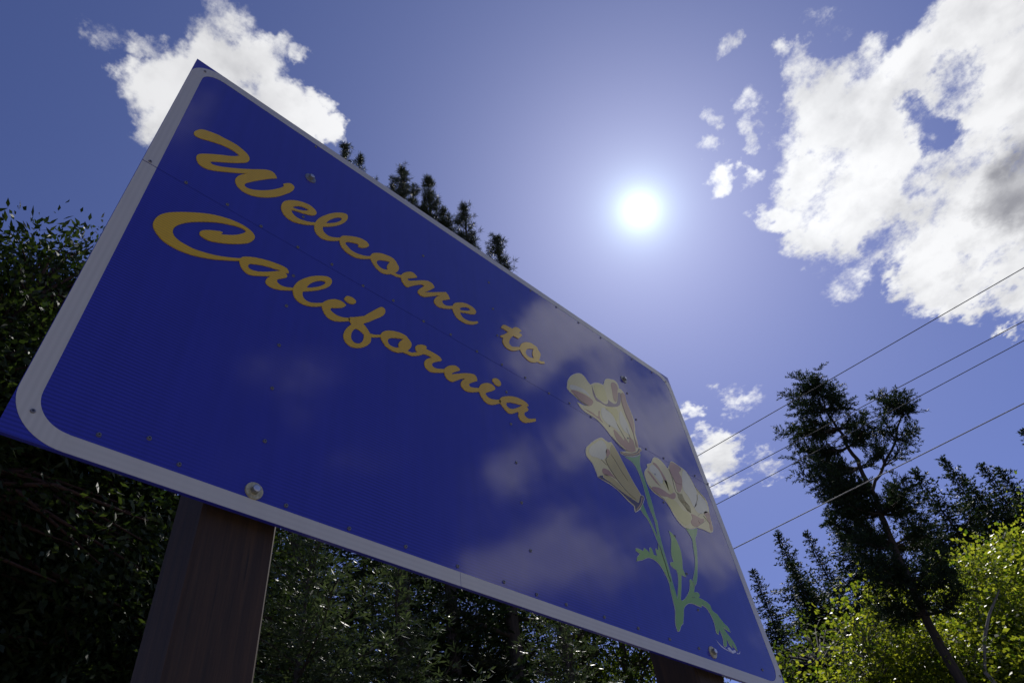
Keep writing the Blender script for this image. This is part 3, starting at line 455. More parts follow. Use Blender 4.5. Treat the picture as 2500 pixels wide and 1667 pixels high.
W, H, Z0 = 2.44, 1.525, 2.41
SEAM = .874
def catmull(pts, n=5):
    N = len(pts); out = []
    for i in range(N):
        p0, p1, p2, p3 = pts[i - 1], pts[i], pts[(i + 1) % N], pts[(i + 2) % N]
        a = np.array(p0[:2], float); b = np.array(p1[:2], float); c = np.array(p2[:2], float); d = np.array(p3[:2], float)
        L = np.linalg.norm(c - b)
        t1 = (c - a) / (np.linalg.norm(c - a) + 1e-9) * L if not p1[2] else (c - b)
        t2 = (d - b) / (np.linalg.norm(d - b) + 1e-9) * L if not p2[2] else (c - b)
        for k in range(n):
            s = k / n
            h = (2*s**3 - 3*s*s + 1) * b + (s**3 - 2*s*s + s) * t1 + (3*s*s - 2*s**3) * c + (s**3 - s*s) * t2
            out.append(h)
        if p1[2] and p2[2]:
            del out[-n + 1:]
    return np.array(out) / 10000.0

def cutout(name, loops, t, mat, parent, base=.0001, offset=0., n=5, smooth=True):
    """a flat film piece lying on the sign face, t thick; loops in sign coordinates (outer first, then holes)"""
    cu = bpy.data.curves.new(name, 'CURVE')
    cu.dimensions = '2D'
    cu.fill_mode = 'BOTH'
    e = (t - base) / 2
    cu.extrude = e
    for lp in loops:
        q = catmull(lp, n) if smooth else np.array(lp)
        sp = cu.splines.new('POLY')
        sp.points.add(len(q) - 1)
        for k, (x, y) in enumerate(q):
            sp.points[k].co = (x, y, 0, 1)
        sp.use_cyclic_u = True
    o = bpy.data.objects.new(name, cu)
    COL.objects.link(o)
    dg = bpy.context.evaluated_depsgraph_get()
    me = bpy.data.meshes.new_from_object(o.evaluated_get(dg))
    bpy.data.objects.remove(o)
    bpy.data.curves.remove(cu)
    me.name = name
    n_ = len(me.vertices)
    co = np.empty(n_ * 3, np.float32); me.vertices.foreach_get('co', co); co = co.reshape(-1, 3)
    out = np.stack([co[:, 0], -(co[:, 2] + e + base), co[:, 1] + Z0], -1)
    me.vertices.foreach_set('co', out.reshape(-1).astype(np.float32))
    me.materials.clear(); me.materials.append(mat)
    me.update()
    ob = bpy.data.objects.new(name, me)
    return link(ob, parent)

def grow(loop, d):
    """outline pushed outwards by d (0.1 mm units)"""
    p = np.array([q[:2] for q in loop], float)
    area = .5 * np.sum(p[:, 0] * np.roll(p[:, 1], -1) - np.roll(p[:, 0], -1) * p[:, 1])
    t = np.roll(p, -1, 0) - np.roll(p, 1, 0)
    t /= np.linalg.norm(t, axis=1, keepdims=True) + 1e-9
    nrm = np.stack([t[:, 1], -t[:, 0]], 1) * (1 if area > 0 else -1)
    p = p + nrm * d
    return [(a, b, q[2]) for (a, b), q in zip(p.tolist(), loop)]

def ribbon(pts, w):
    p = np.array([q[:2] for q in pts], float)
    # resample smoothly
    t = np.linspace(0, len(p) - 1, (len(p) - 1) * 4 + 1)
    x = []
    for s in t:
        i = min(int(s), len(p) - 2); f = s - i
        a, b, c, d = p[max(i - 1, 0)], p[i], p[i + 1], p[min(i + 2, len(p) - 1)]
        x.append(.5 * (2*b + (c - a)*f + (2*a - 5*b + 4*c - d)*f*f + (3*b - a - 3*c + d)*f**3))
    p = np.array(x)
    d = np.gradient(p, axis=0); d /= np.linalg.norm(d, axis=1, keepdims=True) + 1e-9
    n = np.stack([-d[:, 1], d[:, 0]], 1)
    ww = w * .5 * np.sin(np.linspace(.25, math.pi - .25, len(p))) [:, None]
    return [(a / 10000, b / 10000) for a, b in np.concatenate([p + n * ww, (p - n * ww)[::-1]]).tolist()]

M_BLUE = sheeting('blue_film', (.026, .029, .31), 'Z', .0085, .34, rough=.10, streak=.16)
M_GOLD = sheeting('gold_film', (.62, .385, .002), 'Z', .0085, .30, rough=.10, streak=.10)
M_TAPE_H = sheeting('white_tape_lengthwise', (.50, .49, .45), 'Z', .0125, .07, rough=.35)
M_TAPE_V = sheeting('white_tape_upright', (.50, .49, .45), 'X', .0125, .07, rough=.35)
M_ALU = plain('aluminium', (.55, .55, .56), .4, 1.0)
M_STEEL = plain('bolt_steel', (.30, .30, .29), .45, .8, nscale=200)
M_ZINC = plain('zinc_washer', (.48, .44, .28), .5, .5, nscale=150, var=.4)
M_RIVET = plain('rivet_metal', (.20, .20, .22), .4, .7)
M_RIVETC = plain('rivet_core', (.015, .015, .015), .6)
PETAL = {'petal': (.64, .58, .24), 'pale': (.62, .61, .42), 'yellow': (.60, .55, .15), 'brown': (.36, .19, .10), 'olive': (.46, .38, .09), 'purple': (.13, .07, .12),
         'dark': (.05, .025, .03), 'gold': (.42, .28, .08), 'stem': (.13, .32, .07), 'leaf': (.19, .38, .035), 'white': (.62, .62, .72)}
M_ART = {k: sheeting('print_' + k, c, 'X' if k in ('stem', 'leaf', 'petal', 'pale', 'yellow') else 'Z', .0095, .12, rough=.12) for k, c in PETAL.items()}
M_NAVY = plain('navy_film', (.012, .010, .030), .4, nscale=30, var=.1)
M_RIM = plain('film_edge_white', (.72, .72, .72), .4, nscale=40, var=.06)

def timber(name):
    m, nt, bs, nd, lk = mat_base(name)
    n = noise_node(nd, lk, 5, 8, .7, mapping=(14, 14, .7))
    n2 = noise_node(nd, lk, 1.3, 4, .6)
    c1 = ramp(nd, lk, n.outputs[0], [(.25, (.010, .005, .002)), (.5, (.034, .016, .006)), (.75, (.068, .034, .013))])
    mx = nd.new('ShaderNodeMix'); mx.data_type = 'RGBA'; mx.blend_type = 'MULTIPLY'
    mx.inputs[0].default_value = .7
    lk.new(c1, mx.inputs[6])
    lk.new(ramp(nd, lk, n2.outputs[0], [(.3, (.5, .48, .46)), (.7, (1.1, 1.05, 1.0))]), mx.inputs[7])
    # drying cracks and pale scuffs along the grain
    n6 = noise_node(nd, lk, 3.1, 3, .5, mapping=(34, 34, .8))
    ck = ramp(nd, lk, n6.outputs[0], [(.30, (.12, .12, .12)), (.36, (1, 1, 1))])
    m2 = nd.new('ShaderNodeMix'); m2.data_type = 'RGBA'; m2.blend_type = 'MULTIPLY'; m2.inputs[0].default_value = 1.0
    lk.new(mx.outputs[2], m2.inputs[6]); lk.new(ck, m2.inputs[7])
    n7 = noise_node(nd, lk, 9, 7, .75, mapping=(5, 5, 1.2))
    sc = nd.new('ShaderNodeMapRange'); lk.new(n7.outputs[0], sc.inputs[0]); sc.inputs[1].default_value = .68; sc.inputs[2].default_value = .80
    m3 = nd.new('ShaderNodeMix'); m3.data_type = 'RGBA'; lk.new(sc.outputs[0], m3.inputs[0])
    lk.new(m2.outputs[2], m3.inputs[6]); m3.inputs[7].default_value = (.20, .15, .11, 1)
    lk.new(m3.outputs[2], bs.inputs['Base Color'])
    bs.inputs['Roughness'].default_value = .7
    b = nd.new('ShaderNodeBump'); b.inputs['Strength'].default_value = .5; b.inputs['Distance'].default_value = .004
    lk.new(n.outputs[0], b.inputs['Height']); lk.new(b.outputs[0], bs.inputs['Normal'])
    return m
M_TIMBER = timber('weathered_timber')

def make_sign():
    root = empty('welcome_sign', (1.22, .1, 0), 'large blue welcome sign with gold script lettering and three painted poppies', 'road sign')
    off = Vector((-1.22, -.1, 0))
    pend = []
    def own(o):
        pend.append(o); return o
    for a, b in ((0, SEAM - .0007), (SEAM + .0007, H)):
        m = MB().box(0, W, 0, .008, Z0 + a, Z0 + b)
        own(m.build('face_panel', M_BLUE))
    # stiffening rails and their rivets behind
    for z in (.06, SEAM - .02, 1.262):
        own(MB().box(.03, W - .03, .0083, .0297, Z0 + z - .02, Z0 + z + .02).build('back_rail', M_ALU))
    # border tape
    bw, ro, ri, T = .0368, .101, .064, .0006
    def strip(x0, x1, z0, z1, mat, t=T):
        own(MB().box(x0, x1, -t, -.0001, Z0 + z0, Z0 + z1).build('border_strip', mat))
    strip(ro, .968, 0.0008, bw, M_TAPE_H); strip(.9692, W - ro, 0.0008, bw, M_TAPE_H)
    strip(ro, 1.31, H - bw, H - .0008, M_TAPE_H); strip(1.3112, W - ro, H - bw, H - .0008, M_TAPE_H)
    for x0, x1 in ((.0008, bw), (W - bw, W - .0008)):
        strip(x0, x1, ro, SEAM - .0015, M_TAPE_V); strip(x0, x1, SEAM + .0015, H - ro, M_TAPE_V)
    for cx, cz, a0 in ((ro, ro, 180), (W - ro, ro, 270), (W - ro, H - ro, 0), (ro, H - ro, 90)):
        q = []
        for k in range(17):
            th = R_(a0 + 90 * k / 16)
            q.append((cx + (ro - .0008) * math.cos(th), cz + (ro - .0008) * math.sin(th)))
        for k in range(16, -1, -1):
            th = R_(a0 + 90 * k / 16)
            q.append((cx + ri * math.cos(th), cz + ri * math.sin(th)))
        own(cutout('border_corner', [q], .0009, M_TAPE_V, None, smooth=False))
    # letters
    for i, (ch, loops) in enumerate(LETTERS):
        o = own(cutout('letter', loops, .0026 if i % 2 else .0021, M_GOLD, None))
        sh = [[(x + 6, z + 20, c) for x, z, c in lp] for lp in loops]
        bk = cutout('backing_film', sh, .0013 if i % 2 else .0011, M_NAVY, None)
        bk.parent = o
    # poppies
    hold = {}
    names = {'poppy1': 'poppy_flower', 'poppy2': 'poppy_flower', 'poppy3': 'poppy_flower'}
    ng = 0
    for ob, col, lay, loop in ART:
        if ob == 'scratch':
            own(cutout('scratch', [loop], .0005 + lay * .0005, M_ART[col], None)); continue
        if ob == 'green':
            ng += 1
            base = .0009 + lay * .0004
            o = own(cutout('stem' if col == 'stem' else 'leaf', [loop], base + .0004, M_ART[col], None))
            rim = cutout('edge_film', [grow(loop, 9)], base, M_RIM, None)
            rim.parent = o
            hold.setdefault('green', o)
            continue
        if col == 'petal':
            o = own(cutout(names[ob], [loop], .0022, M_ART['petal'], None))
            rim = cutout('edge_film', [grow(loop, 13)], .0017, M_RIM, None)
            rim.parent = o
            hold[ob] = o
        else:
            c = cutout({'brown': 'shaded_patch', 'pale': 'light_patch', 'yellow': 'petal_patch', 'olive': 'petal_patch', 'purple': 'shaded_patch', 'dark': 'flower_base', 'gold': 'base_rim'}[col],
                       [loop], .0022 + lay * .0002, M_ART[col], None, base=.002)
            c.parent = hold[ob]
    for ob, w, pts in INK:
        c = cutout('ink_line', [ribbon(pts, w)], .0032, M_ART['dark'], None, base=.002, smooth=False)
        c.parent = hold[ob]
    # rivets
    rv = MB()
    seg = 12
    def disc(mb, r0, y0, r1, y1):
        b = len(mb.v)
        for r, y in ((r0, y0), (r1, y1)):
            for k in range(seg):
                th = 2 * math.pi * k / seg
                mb.v.append((r * math.cos(th), y, r * math.sin(th)))
        for k in range(seg):
            mb.f.append((b + k, b + (k + 1) % seg, b + seg + (k + 1) % seg, b + seg + k))
        mb.f.append(tuple(b + seg + k for k in range(seg)))
    disc(rv, .0048, 0, .0036, -.0032)
    rmesh = rv.mesh('rivet', M_RIVET)
    cv = MB(); disc(cv, .0017, -.0030, .0017, -.0036)
    cmesh = cv.mesh('rivet_core', M_RIVETC)
    for x, z in RIVETS:
        o = bpy.data.objects.new('rivet', rmesh); o.location = (x / 10000, -.0002, Z0 + z / 10000)
        COL.objects.link(o); own(o)
        c = bpy.data.objects.new('rivet_core', cmesh); COL.objects.link(c); c.parent = o
    # lag bolts
    for i, (x, z) in enumerate(((.4355, 1.262), (.4385, .0555), (2.004, 1.263), (2.014, .0655))):
        w = MB(); seg_ = 24
        seg = 24
        disc(w, .0192, 0, .0185, -.0032)
        wo = w.build('bolt_washer', M_ZINC if i % 2 else M_STEEL, loc=(x, -.0003, Z0 + z)); own(wo)
        seg = 6
        h = MB(); disc(h, .0095, -.0032, .0092, -.013)
        link(bpy.data.objects.new('bolt_head', h.mesh('bolt_head', M_STEEL)), wo)
        seg = 18
        h = MB(); disc(h, .0070, -.013, .0060, -.0138)
        link(bpy.data.objects.new('bolt_face', h.mesh('bolt_face', M_ALU)), wo)
        seg = 12
    # posts with softened arrises
    for cx in (.4375, 2.012):
        mb = MB()
        c, w2 = .006, .0765
        y0, y1 = .030, .183
        ring = [(cx - w2 + c, y0), (cx + w2 - c, y0), (cx + w2, y0 + c), (cx + w2, y1 - c), (cx + w2 - c, y1), (cx - w2 + c, y1), (cx - w2, y1 - c), (cx - w2, y0 + c)]
        zs = [-.6, .6, 1.4, 2.0, 2.3, 3.2, Z0 + H - .02]
        rng = random.Random(int(cx * 100))
        for z in zs:
            for x, y in ring:
                mb.v.append((x + rng.uniform(-.0012, .0012), y, z))
        for i in range(len(zs) - 1):
            for k in range(8):
                k2 = (k + 1) % 8
                mb.f.append((i * 8 + k, i * 8 + k2, i * 8 + 8 + k2, i * 8 + 8 + k))
        mb.f.append(tuple((len(zs) - 1) * 8 + k for k in range(8)))
        own(mb.build('post', M_TIMBER))
    for o in pend:
        o.parent = root
        o.matrix_parent_inverse = Matrix.Translation(off)
make_sign()

# ------------------------------------------------------------------ trees
def at(az, el=None, d=10.0, z=None):
    """point at compass az (0 = straight behind the sign), horizontal distance d; el sets its height as seen from eye level"""
    a = R_(az)
    x, y = CAM[0] + d * math.sin(a), CAM[1] + d * math.cos(a)
    if el is not None: z = CAM[2] + d * math.tan(R_(el))
    elif z is None: z = float(terrain(np.array(x), np.array(y)))
    return np.array([x, y, z])

def leaf_quads(C, Dr, Nn, ln, wd, rng):
    """rhombic leaves: C base point, Dr long axis, Nn rough normal"""
    Dr = unit(Dr)
    S = unit(np.cross(Dr, Nn))
    ln = ln[:, None]; wd = wd[:, None]
    nn = np.cross(S, Dr)
    V = np.stack([C, C + Dr * ln * .42 + S * wd * .5 - nn * wd * .12, C + Dr * ln, C + Dr * ln * .42 - S * wd * .5 - nn * wd * .12], 1)
    return V

M_BARK_DK = bark('bark_dark', (.020, .015, .011), (.075, .055, .04))
M_BARK_RED = bark('bark_red', (.022, .009, .006), (.075, .033, .02), bump=.25)
M_BARK_GREY = bark('bark_grey', (.12, .11, .10), (.32, .30, .27), bump=.3)
M_BAY = foliage('broad_evergreen_leaf', (.014, .026, .009), (.038, .056, .018), (.03, .065, .010), (.10, .15, .02), .26, .48, .3)
M_FIR = foliage('fir_needles', (.010, .022, .010), (.032, .052, .022), (.02, .045, .012), (.055, .085, .02), .22, .6, .18)
M_FIR_S = foliage('young_fir_needles', (.03, .052, .026), (.085, .115, .06), (.04, .07, .02), (.11, .15, .045), .25, .42, .45)
M_PINE = foliage('pine_needles', (.020, .030, .014), (.055, .066, .030), (.03, .05, .015), (.07, .09, .025), .2, .45, .35)
M_MAPLE = foliage('maple_leaf', (.03, .06, .012), (.10, .13, .02), (.10, .19, .008), (.58, .62, .04), .55, .4, .4)
M_OAK = foliage('oak_leaf', (.03, .05, .012), (.06, .085, .02), (.09, .16, .012), (.20, .26, .02), .4, .65, .12)

def finish_tree(name, label, base, cat, trunk, trunk_mat, V, nper, leaf_mat, group, extra=None):
    root = empty(name, tuple(base), label, cat, group)
    b = np.asarray(base)
    trunk.v = [tuple(np.array(p) - b) for p in trunk.v]
    trunk.build('trunk', trunk_mat, root, smooth=True)
    m = fast_mesh('crown', V - b, nper, leaf_mat)
    link(bpy.data.objects.new('crown', m), root)
    return root

def broadleaf(name, label, base, trunks, blobs, n_cl, per, leaf, mat, bmat, seed, cl_r=.45, group=None, shell=.45, droop=.5, cat='tree', r0=.16):
    rng = np.random.default_rng(seed)
    mb = MB()
    nodes = []
    for pts, rr in trunks:
        pts = [np.asarray(p, float) for p in pts]
        # smooth, slightly crooked stem
        P = []
        for i in range(len(pts) - 1):
            for k in range(4):
                f = k / 4
                P.append(pts[i] * (1 - f) + pts[i + 1] * f + rng.normal(0, .03, 3) * (1 if P else 0))
        P.append(pts[-1])
        mb.tube(P, np.linspace(rr[0], rr[1], len(P)), 8)
        nodes += [(p, rr[0] + (rr[1] - rr[0]) * i / len(P)) for i, p in enumerate(P) if i > len(P) * .35]
    NP = np.array([n[0] for n in nodes]); NR = np.array([n[1] for n in nodes])
    vol = np.array([b[1][0] * b[1][1] * b[1][2] for b in blobs]) ** .8
    pick = rng.choice(len(blobs), n_cl, p=vol / vol.sum())
    d = unit(rng.normal(0, 1, (n_cl, 3)))
    r = rng.random(n_cl) ** shell
    Cc = np.array([blobs[k][0] for k in pick]) + d * r[:, None] * np.array([blobs[k][1] for k in pick])
    dirs = []
    for c in Cc:
        dd = np.linalg.norm(NP - c, axis=1) + np.maximum(0, NP[:, 2] - c[2]) * 1.5
        j = int(np.argmin(dd))
        a = NP[j]
        mid = a * .45 + c * .55 + np.array([0, 0, .12 * np.linalg.norm(c - a)]) + rng.normal(0, .08, 3)
        br = min(NR[j] * .6, .012 + .018 * np.linalg.norm(c - a))
        mb.tube([a, mid, c], [br, br * .6, br * .2], 5, cap=False)
        dirs.append(unit(c - mid))
    dirs = np.array(dirs)
    N = n_cl * per
    base_c = np.repeat(Cc, per, 0)
    off = np.clip(rng.normal(0, 1, (N, 3)), -1.5, 1.5) * np.array([cl_r, cl_r, cl_r * .7])
    C = base_c + off
    Dr = unit(rng.normal(0, 1, (N, 3))) * .8 + np.repeat(dirs, per, 0) * .7 + off / cl_r * .4 + np.array([0, 0, -droop])
    Nn = unit(rng.normal(0, .7, (N, 3)) + np.array([0, 0, 1.0]))
    ln = leaf[0] * rng.uniform(.45, 1.3, N); wd = leaf[1] * rng.uniform(.7, 1.2, N)
    V = leaf_quads(C, Dr, Nn, ln, wd, rng)
    return finish_tree(name, label, base, cat, mb, bmat, V, 4, mat, group)

def conifer_parts(base, top, rmax, nb, seed, crown0=.12, tw=.45, spr=.11, spw=.028, spacing=.055, up=.25, droop=.35, tip=.25, prof=.85, gap=0., lean=(0, 0), asym=None, trunk_r=None, twigstep=.2, irr=.35):
    rng = np.random.default_rng(seed)
    base = np.asarray(base, float); top = np.asarray(top, float)
    Ht = top[2] - base[2]
    bend = rng.normal(0, .012, 2) * Ht
    def stem(h):
        p = base + (top - base) * h
        p = p + np.array([bend[0], bend[1], 0]) * math.sin(h * math.pi)
        return p
    mb = MB()
    tr = trunk_r or (.010 * Ht + .05)
    hs = np.linspace(0, 1, 14)
    mb.tube([stem(h) for h in hs], [tr * (1 - h) ** .8 + .008 for h in hs], 8)
    quads = []
    phi = rng.random() * 6.28
    for i in range(nb):
        f = (i + rng.random()) / nb
        h = crown0 + (1 - crown0) * (1 - (1 - f) ** 1.0)
        phi += 2.399 + rng.normal(0, .3)
        L = rmax * min(1.0, ((1 - h) / (1 - crown0)) ** prof * 1.05 + .035) * rng.uniform(1 - irr, 1 + irr * .6)
        if h < crown0 + .12: L *= .75
        if gap and rng.random() < gap: L *= .35
        if asym is not None:
            L *= asym(phi % 6.2832, h)
        if L < .06: continue
        o = stem(h)
        a = np.array([math.cos(phi), math.sin(phi), 0.])
        upk = up + .55 * max(0, h - .8) / .2 + rng.normal(0, .08)
        n = max(3, int(L / twigstep))
        t = np.linspace(.10, 1.0, n)
        B = o + a * (L * t)[:, None] * .97 + np.array([0, 0, 1.]) * (L * (upk * t - droop * t * t + tip * t ** 4))[:, None]
        B = B + np.cumsum(rng.normal(0, .018 * L / n ** .5, (n, 3)), 0)
        br = max(.006, .012 * L)
        mb.tube(np.concatenate([o[None], B[::2] if n > 4 else B]), np.linspace(br, .003, 1 + len(B[::2] if n > 4 else B)), 4, cap=False)
        tang = np.gradient(B, axis=0); tang = unit(tang)
        side = unit(np.cross(tang, np.array([0, 0, 1.])))
        for sgn in (-1, 1):
            tl = tw * L * (1 - t * .72) * rng.uniform(.55, 1.15, n)
            tl = np.clip(tl, .10, 1.1)
            ca = math.radians(52)
            td = unit(tang * math.cos(ca) + side * sgn * math.sin(ca) + np.array([0, 0, -.10]) + rng.normal(0, .14, (n, 3)))
            m = int(max(tl) / spacing) + 1
            s = (np.arange(m) + .5) * spacing
            S, Tn = np.meshgrid(s, np.arange(n))
            ok = S < tl[Tn]
            S = S[ok]; Tn = Tn[ok]
            pos = B[Tn] + td[Tn] * S[:, None]
            for sg2 in (-1, 1):
                k = len(S)
                up_ = unit(np.cross(td[Tn], side[Tn] * sgn) + 1e-6)
                lat = unit(np.cross(td[Tn], np.array([0, 0, 1.]) + rng.normal(0, .35, (k, 3))))
                dr = td[Tn] * .75 + lat * sg2 * .75 + rng.normal(0, .22, (k, 3)) + np.array([0, 0, .08])
                quads.append(leaf_quads(pos, dr, rng.normal(0, .5, (k, 3)) + np.array([0, 0, 1.]), spr * rng.uniform(.6, 1.25, k), np.full(k, spw) * rng.uniform(.8, 1.2, k), rng))
        # tip spray
        k = 3
        quads.append(leaf_quads(np.repeat(B[-1:], k, 0), np.repeat(tang[-1:], k, 0) + rng.normal(0, .25, (k, 3)), rng.normal(0, 1, (k, 3)), np.full(k, spr * .9), np.full(k, spw * .8), rng))
    # leader
    k = 26
    hh = rng.uniform(.965, 1.0, k)
    quads.append(leaf_quads(np.array([stem(h) for h in hh]), rng.normal(0, .5, (k, 3)) + np.array([0, 0, 1.]), rng.normal(0, 1, (k, 3)), np.full(k, spr * 1.2), np.full(k, spw), rng))
    return mb, np.concatenate(quads)

def bough_fir(name, label, base, stems, boughs, mat, bmat, seed, group=None):
    """old ragged fir: stems are polylines with radii, boughs are (start, tip) limbs clothed with short twigs all round"""
    rng = np.random.default_rng(seed)
    mb = MB()
    for pts, r0, r1 in stems:
        pts = [np.asarray(p, float) for p in pts]
        P = []
        for i in range(len(pts) - 1):
            for k in range(3):
                P.append(pts[i] + (pts[i + 1] - pts[i]) * k / 3 + (rng.normal(0, .02, 3) if i + k else 0))
        P.append(pts[-1])
        mb.tube(P, np.linspace(r0, r1, len(P)), 8)
    quads = []
    for a, e, full in boughs:
        a = np.asarray(a, float); e = np.asarray(e, float)
        L = np.linalg.norm(e - a)
        n = max(6, int(L / .10))
        t = np.linspace(0, 1, n)
        sag = -.10 * L
        B = a + (e - a) * t[:, None] + np.array([0, 0, 1.]) * (sag * np.sin(t * math.pi))[:, None] + np.cumsum(rng.normal(0, .012, (n, 3)), 0)
        mb.tube(B[::2], np.linspace(.010 + .012 * L, .004, len(B[::2])), 5, cap=False)
        tang = unit(np.gradient(B, axis=0))
        keep = t > (.30 if L > 1.0 else .15)
        idx = np.nonzero(keep)[0]
        idx = np.repeat(idx, int(round(4 * full)))
        m = len(idx)
        rad = unit(np.cross(tang[idx], rng.normal(0, 1, (m, 3))))
        rad[:, 2] = rad[:, 2] * .6 + .12
        td = unit(tang[idx] * .55 + rad * .85)
        tl = rng.uniform(.10, .55, m) ** 1.1 * (1.15 - .45 * t[idx]) * (rng.random(m) < .88)
        sp = .032
        s_ = (np.arange(16) + .4) * sp
        S, J = np.meshgrid(s_, np.arange(m))
        ok = S < tl[J]
        S = S[ok]; J = J[ok]
        pos = B[idx][J] + td[J] * S[:, None] + np.array([0, 0, -.10]) * (S ** 2 / .3)[:, None]
        for _ in range(3):
            k = len(S)
            lat = unit(np.cross(td[J], rng.normal(0, 1, (k, 3))))
            dr = td[J] * .85 + lat * .8
            quads.append(leaf_quads(pos, dr, rng.normal(0, 1, (k, 3)), .085 * rng.uniform(.6, 1.25, k), np.full(k, .022) * rng.uniform(.7, 1.3, k), rng))
    return finish_tree(name, label, base, 'tree', mb, bmat, np.concatenate(quads), 4, mat, group)

def conifer(name, label, base, top, mat, bmat, group=None, cat='tree', **k):
    mb, V = conifer_parts(base, top, **k)
    return finish_tree(name, label, base, cat, mb, bmat, V, 4, mat, group)

def pine(name, label, base, tips, mat, bmat, seed, group=None, lower=True):
    """pine: one trunk that breaks into upswept leaders, each clothed with needle tufts"""
    rng = np.random.default_rng(seed)
    base = np.asarray(base, float)
    mb = MB()
    top = np.asarray(tips[0][0], float)
    hs = np.linspace(0, 1, 12)
    stem = lambda h: base + (top - base) * h
    mb.tube([stem(h) for h in hs], [.15 * (1 - h) ** .8 + .012 for h in hs], 8)
    tufts = []
    def bough(pts, wid, n, lo=.25):
        P = [np.asarray(p, float) for p in pts]
        T = np.linspace(0, len(P) - 1.001, 24)
        Q = np.array([P[int(t)] * (1 - t % 1) + P[int(t) + 1] * (t % 1) for t in T])
        mb.tube(Q[::3], np.linspace(.05, .008, len(Q[::3])), 5, cap=False)
        for _ in range(n):
            f = lo + (1 - lo) * rng.random() ** .8
            j = int(f * 23)
            tg = unit(Q[min(j + 1, 23)] - Q[max(j - 1, 0)])
            r = wid * 1.0 * (1.12 - f) ** .45 * rng.uniform(.2, 1.0)
            lat = unit(np.cross(tg, rng.normal(0, 1, 3)))
            e = Q[j] + lat * r + tg * r * rng.uniform(.3, .9)
            mb.tube([Q[j], (Q[j] + e) / 2 + tg * r * .05, e], [.012, .008, .005], 4, cap=False)
            tufts.append((e, unit(e - Q[j] + tg * .3)))
            tufts.append(((Q[j] + e) / 2, unit(e - Q[j] + tg * .4)))
        for f in np.linspace(.55, 1, 12):
            j = int(f * 23)
            tufts.append((Q[j], unit(Q[min(j + 1, 23)] - Q[max(j - 1, 0)])))
    for tip, wid, n, ln in tips:
        n = int(n * 1.6)
        tip = np.asarray(tip, float)
        if tip is not top and np.linalg.norm(tip - top) > .1:
            hb = max(.3, 1 - (ln + 1.2) / (top[2] - base[2]))
            a = stem(hb)
            st = tip - np.array([0, 0, ln])
            st[:2] = st[:2] * .75 + a[:2] * .25
            bough([a, st * .6 + a * .4 + np.array([0, 0, -.1]), st, tip], wid, n, .35)
        else:
            bough([tip - np.array([0, 0, ln]), tip - np.array([0, 0, ln * .5]), tip], wid, n, .1)
    # lower, sparser boughs down the stem
    if lower:
        for i in range(20):
            h = rng.uniform(.30, .9)
            a = stem(h); ph = rng.random() * 6.28
            L = rng.uniform(1.0, 2.4) * (1.15 - h)
            e = a + np.array([math.cos(ph) * L, math.sin(ph) * L, L * .35])
            bough([a, (a + e) / 2 - np.array([0, 0, .1]), e], .42, 7, .35)
    TP = np.array([t[0] for t in tufts]); TD = np.array([t[1] for t in tufts])
    per = 34
    C = np.repeat(TP, per, 0) + rng.normal(0, .025, (len(TP) * per, 3))
    D = unit(np.repeat(TD, per, 0) * .75 + rng.normal(0, .62, C.shape))
    ln = .17 * rng.uniform(.55, 1.2, len(C))
    V = leaf_quads(C, D, rng.normal(0, 1, C.shape), ln, np.full(len(C), .011), rng)
    return finish_tree(name, label, base, 'tree', mb, bmat, V, 4, mat, group)

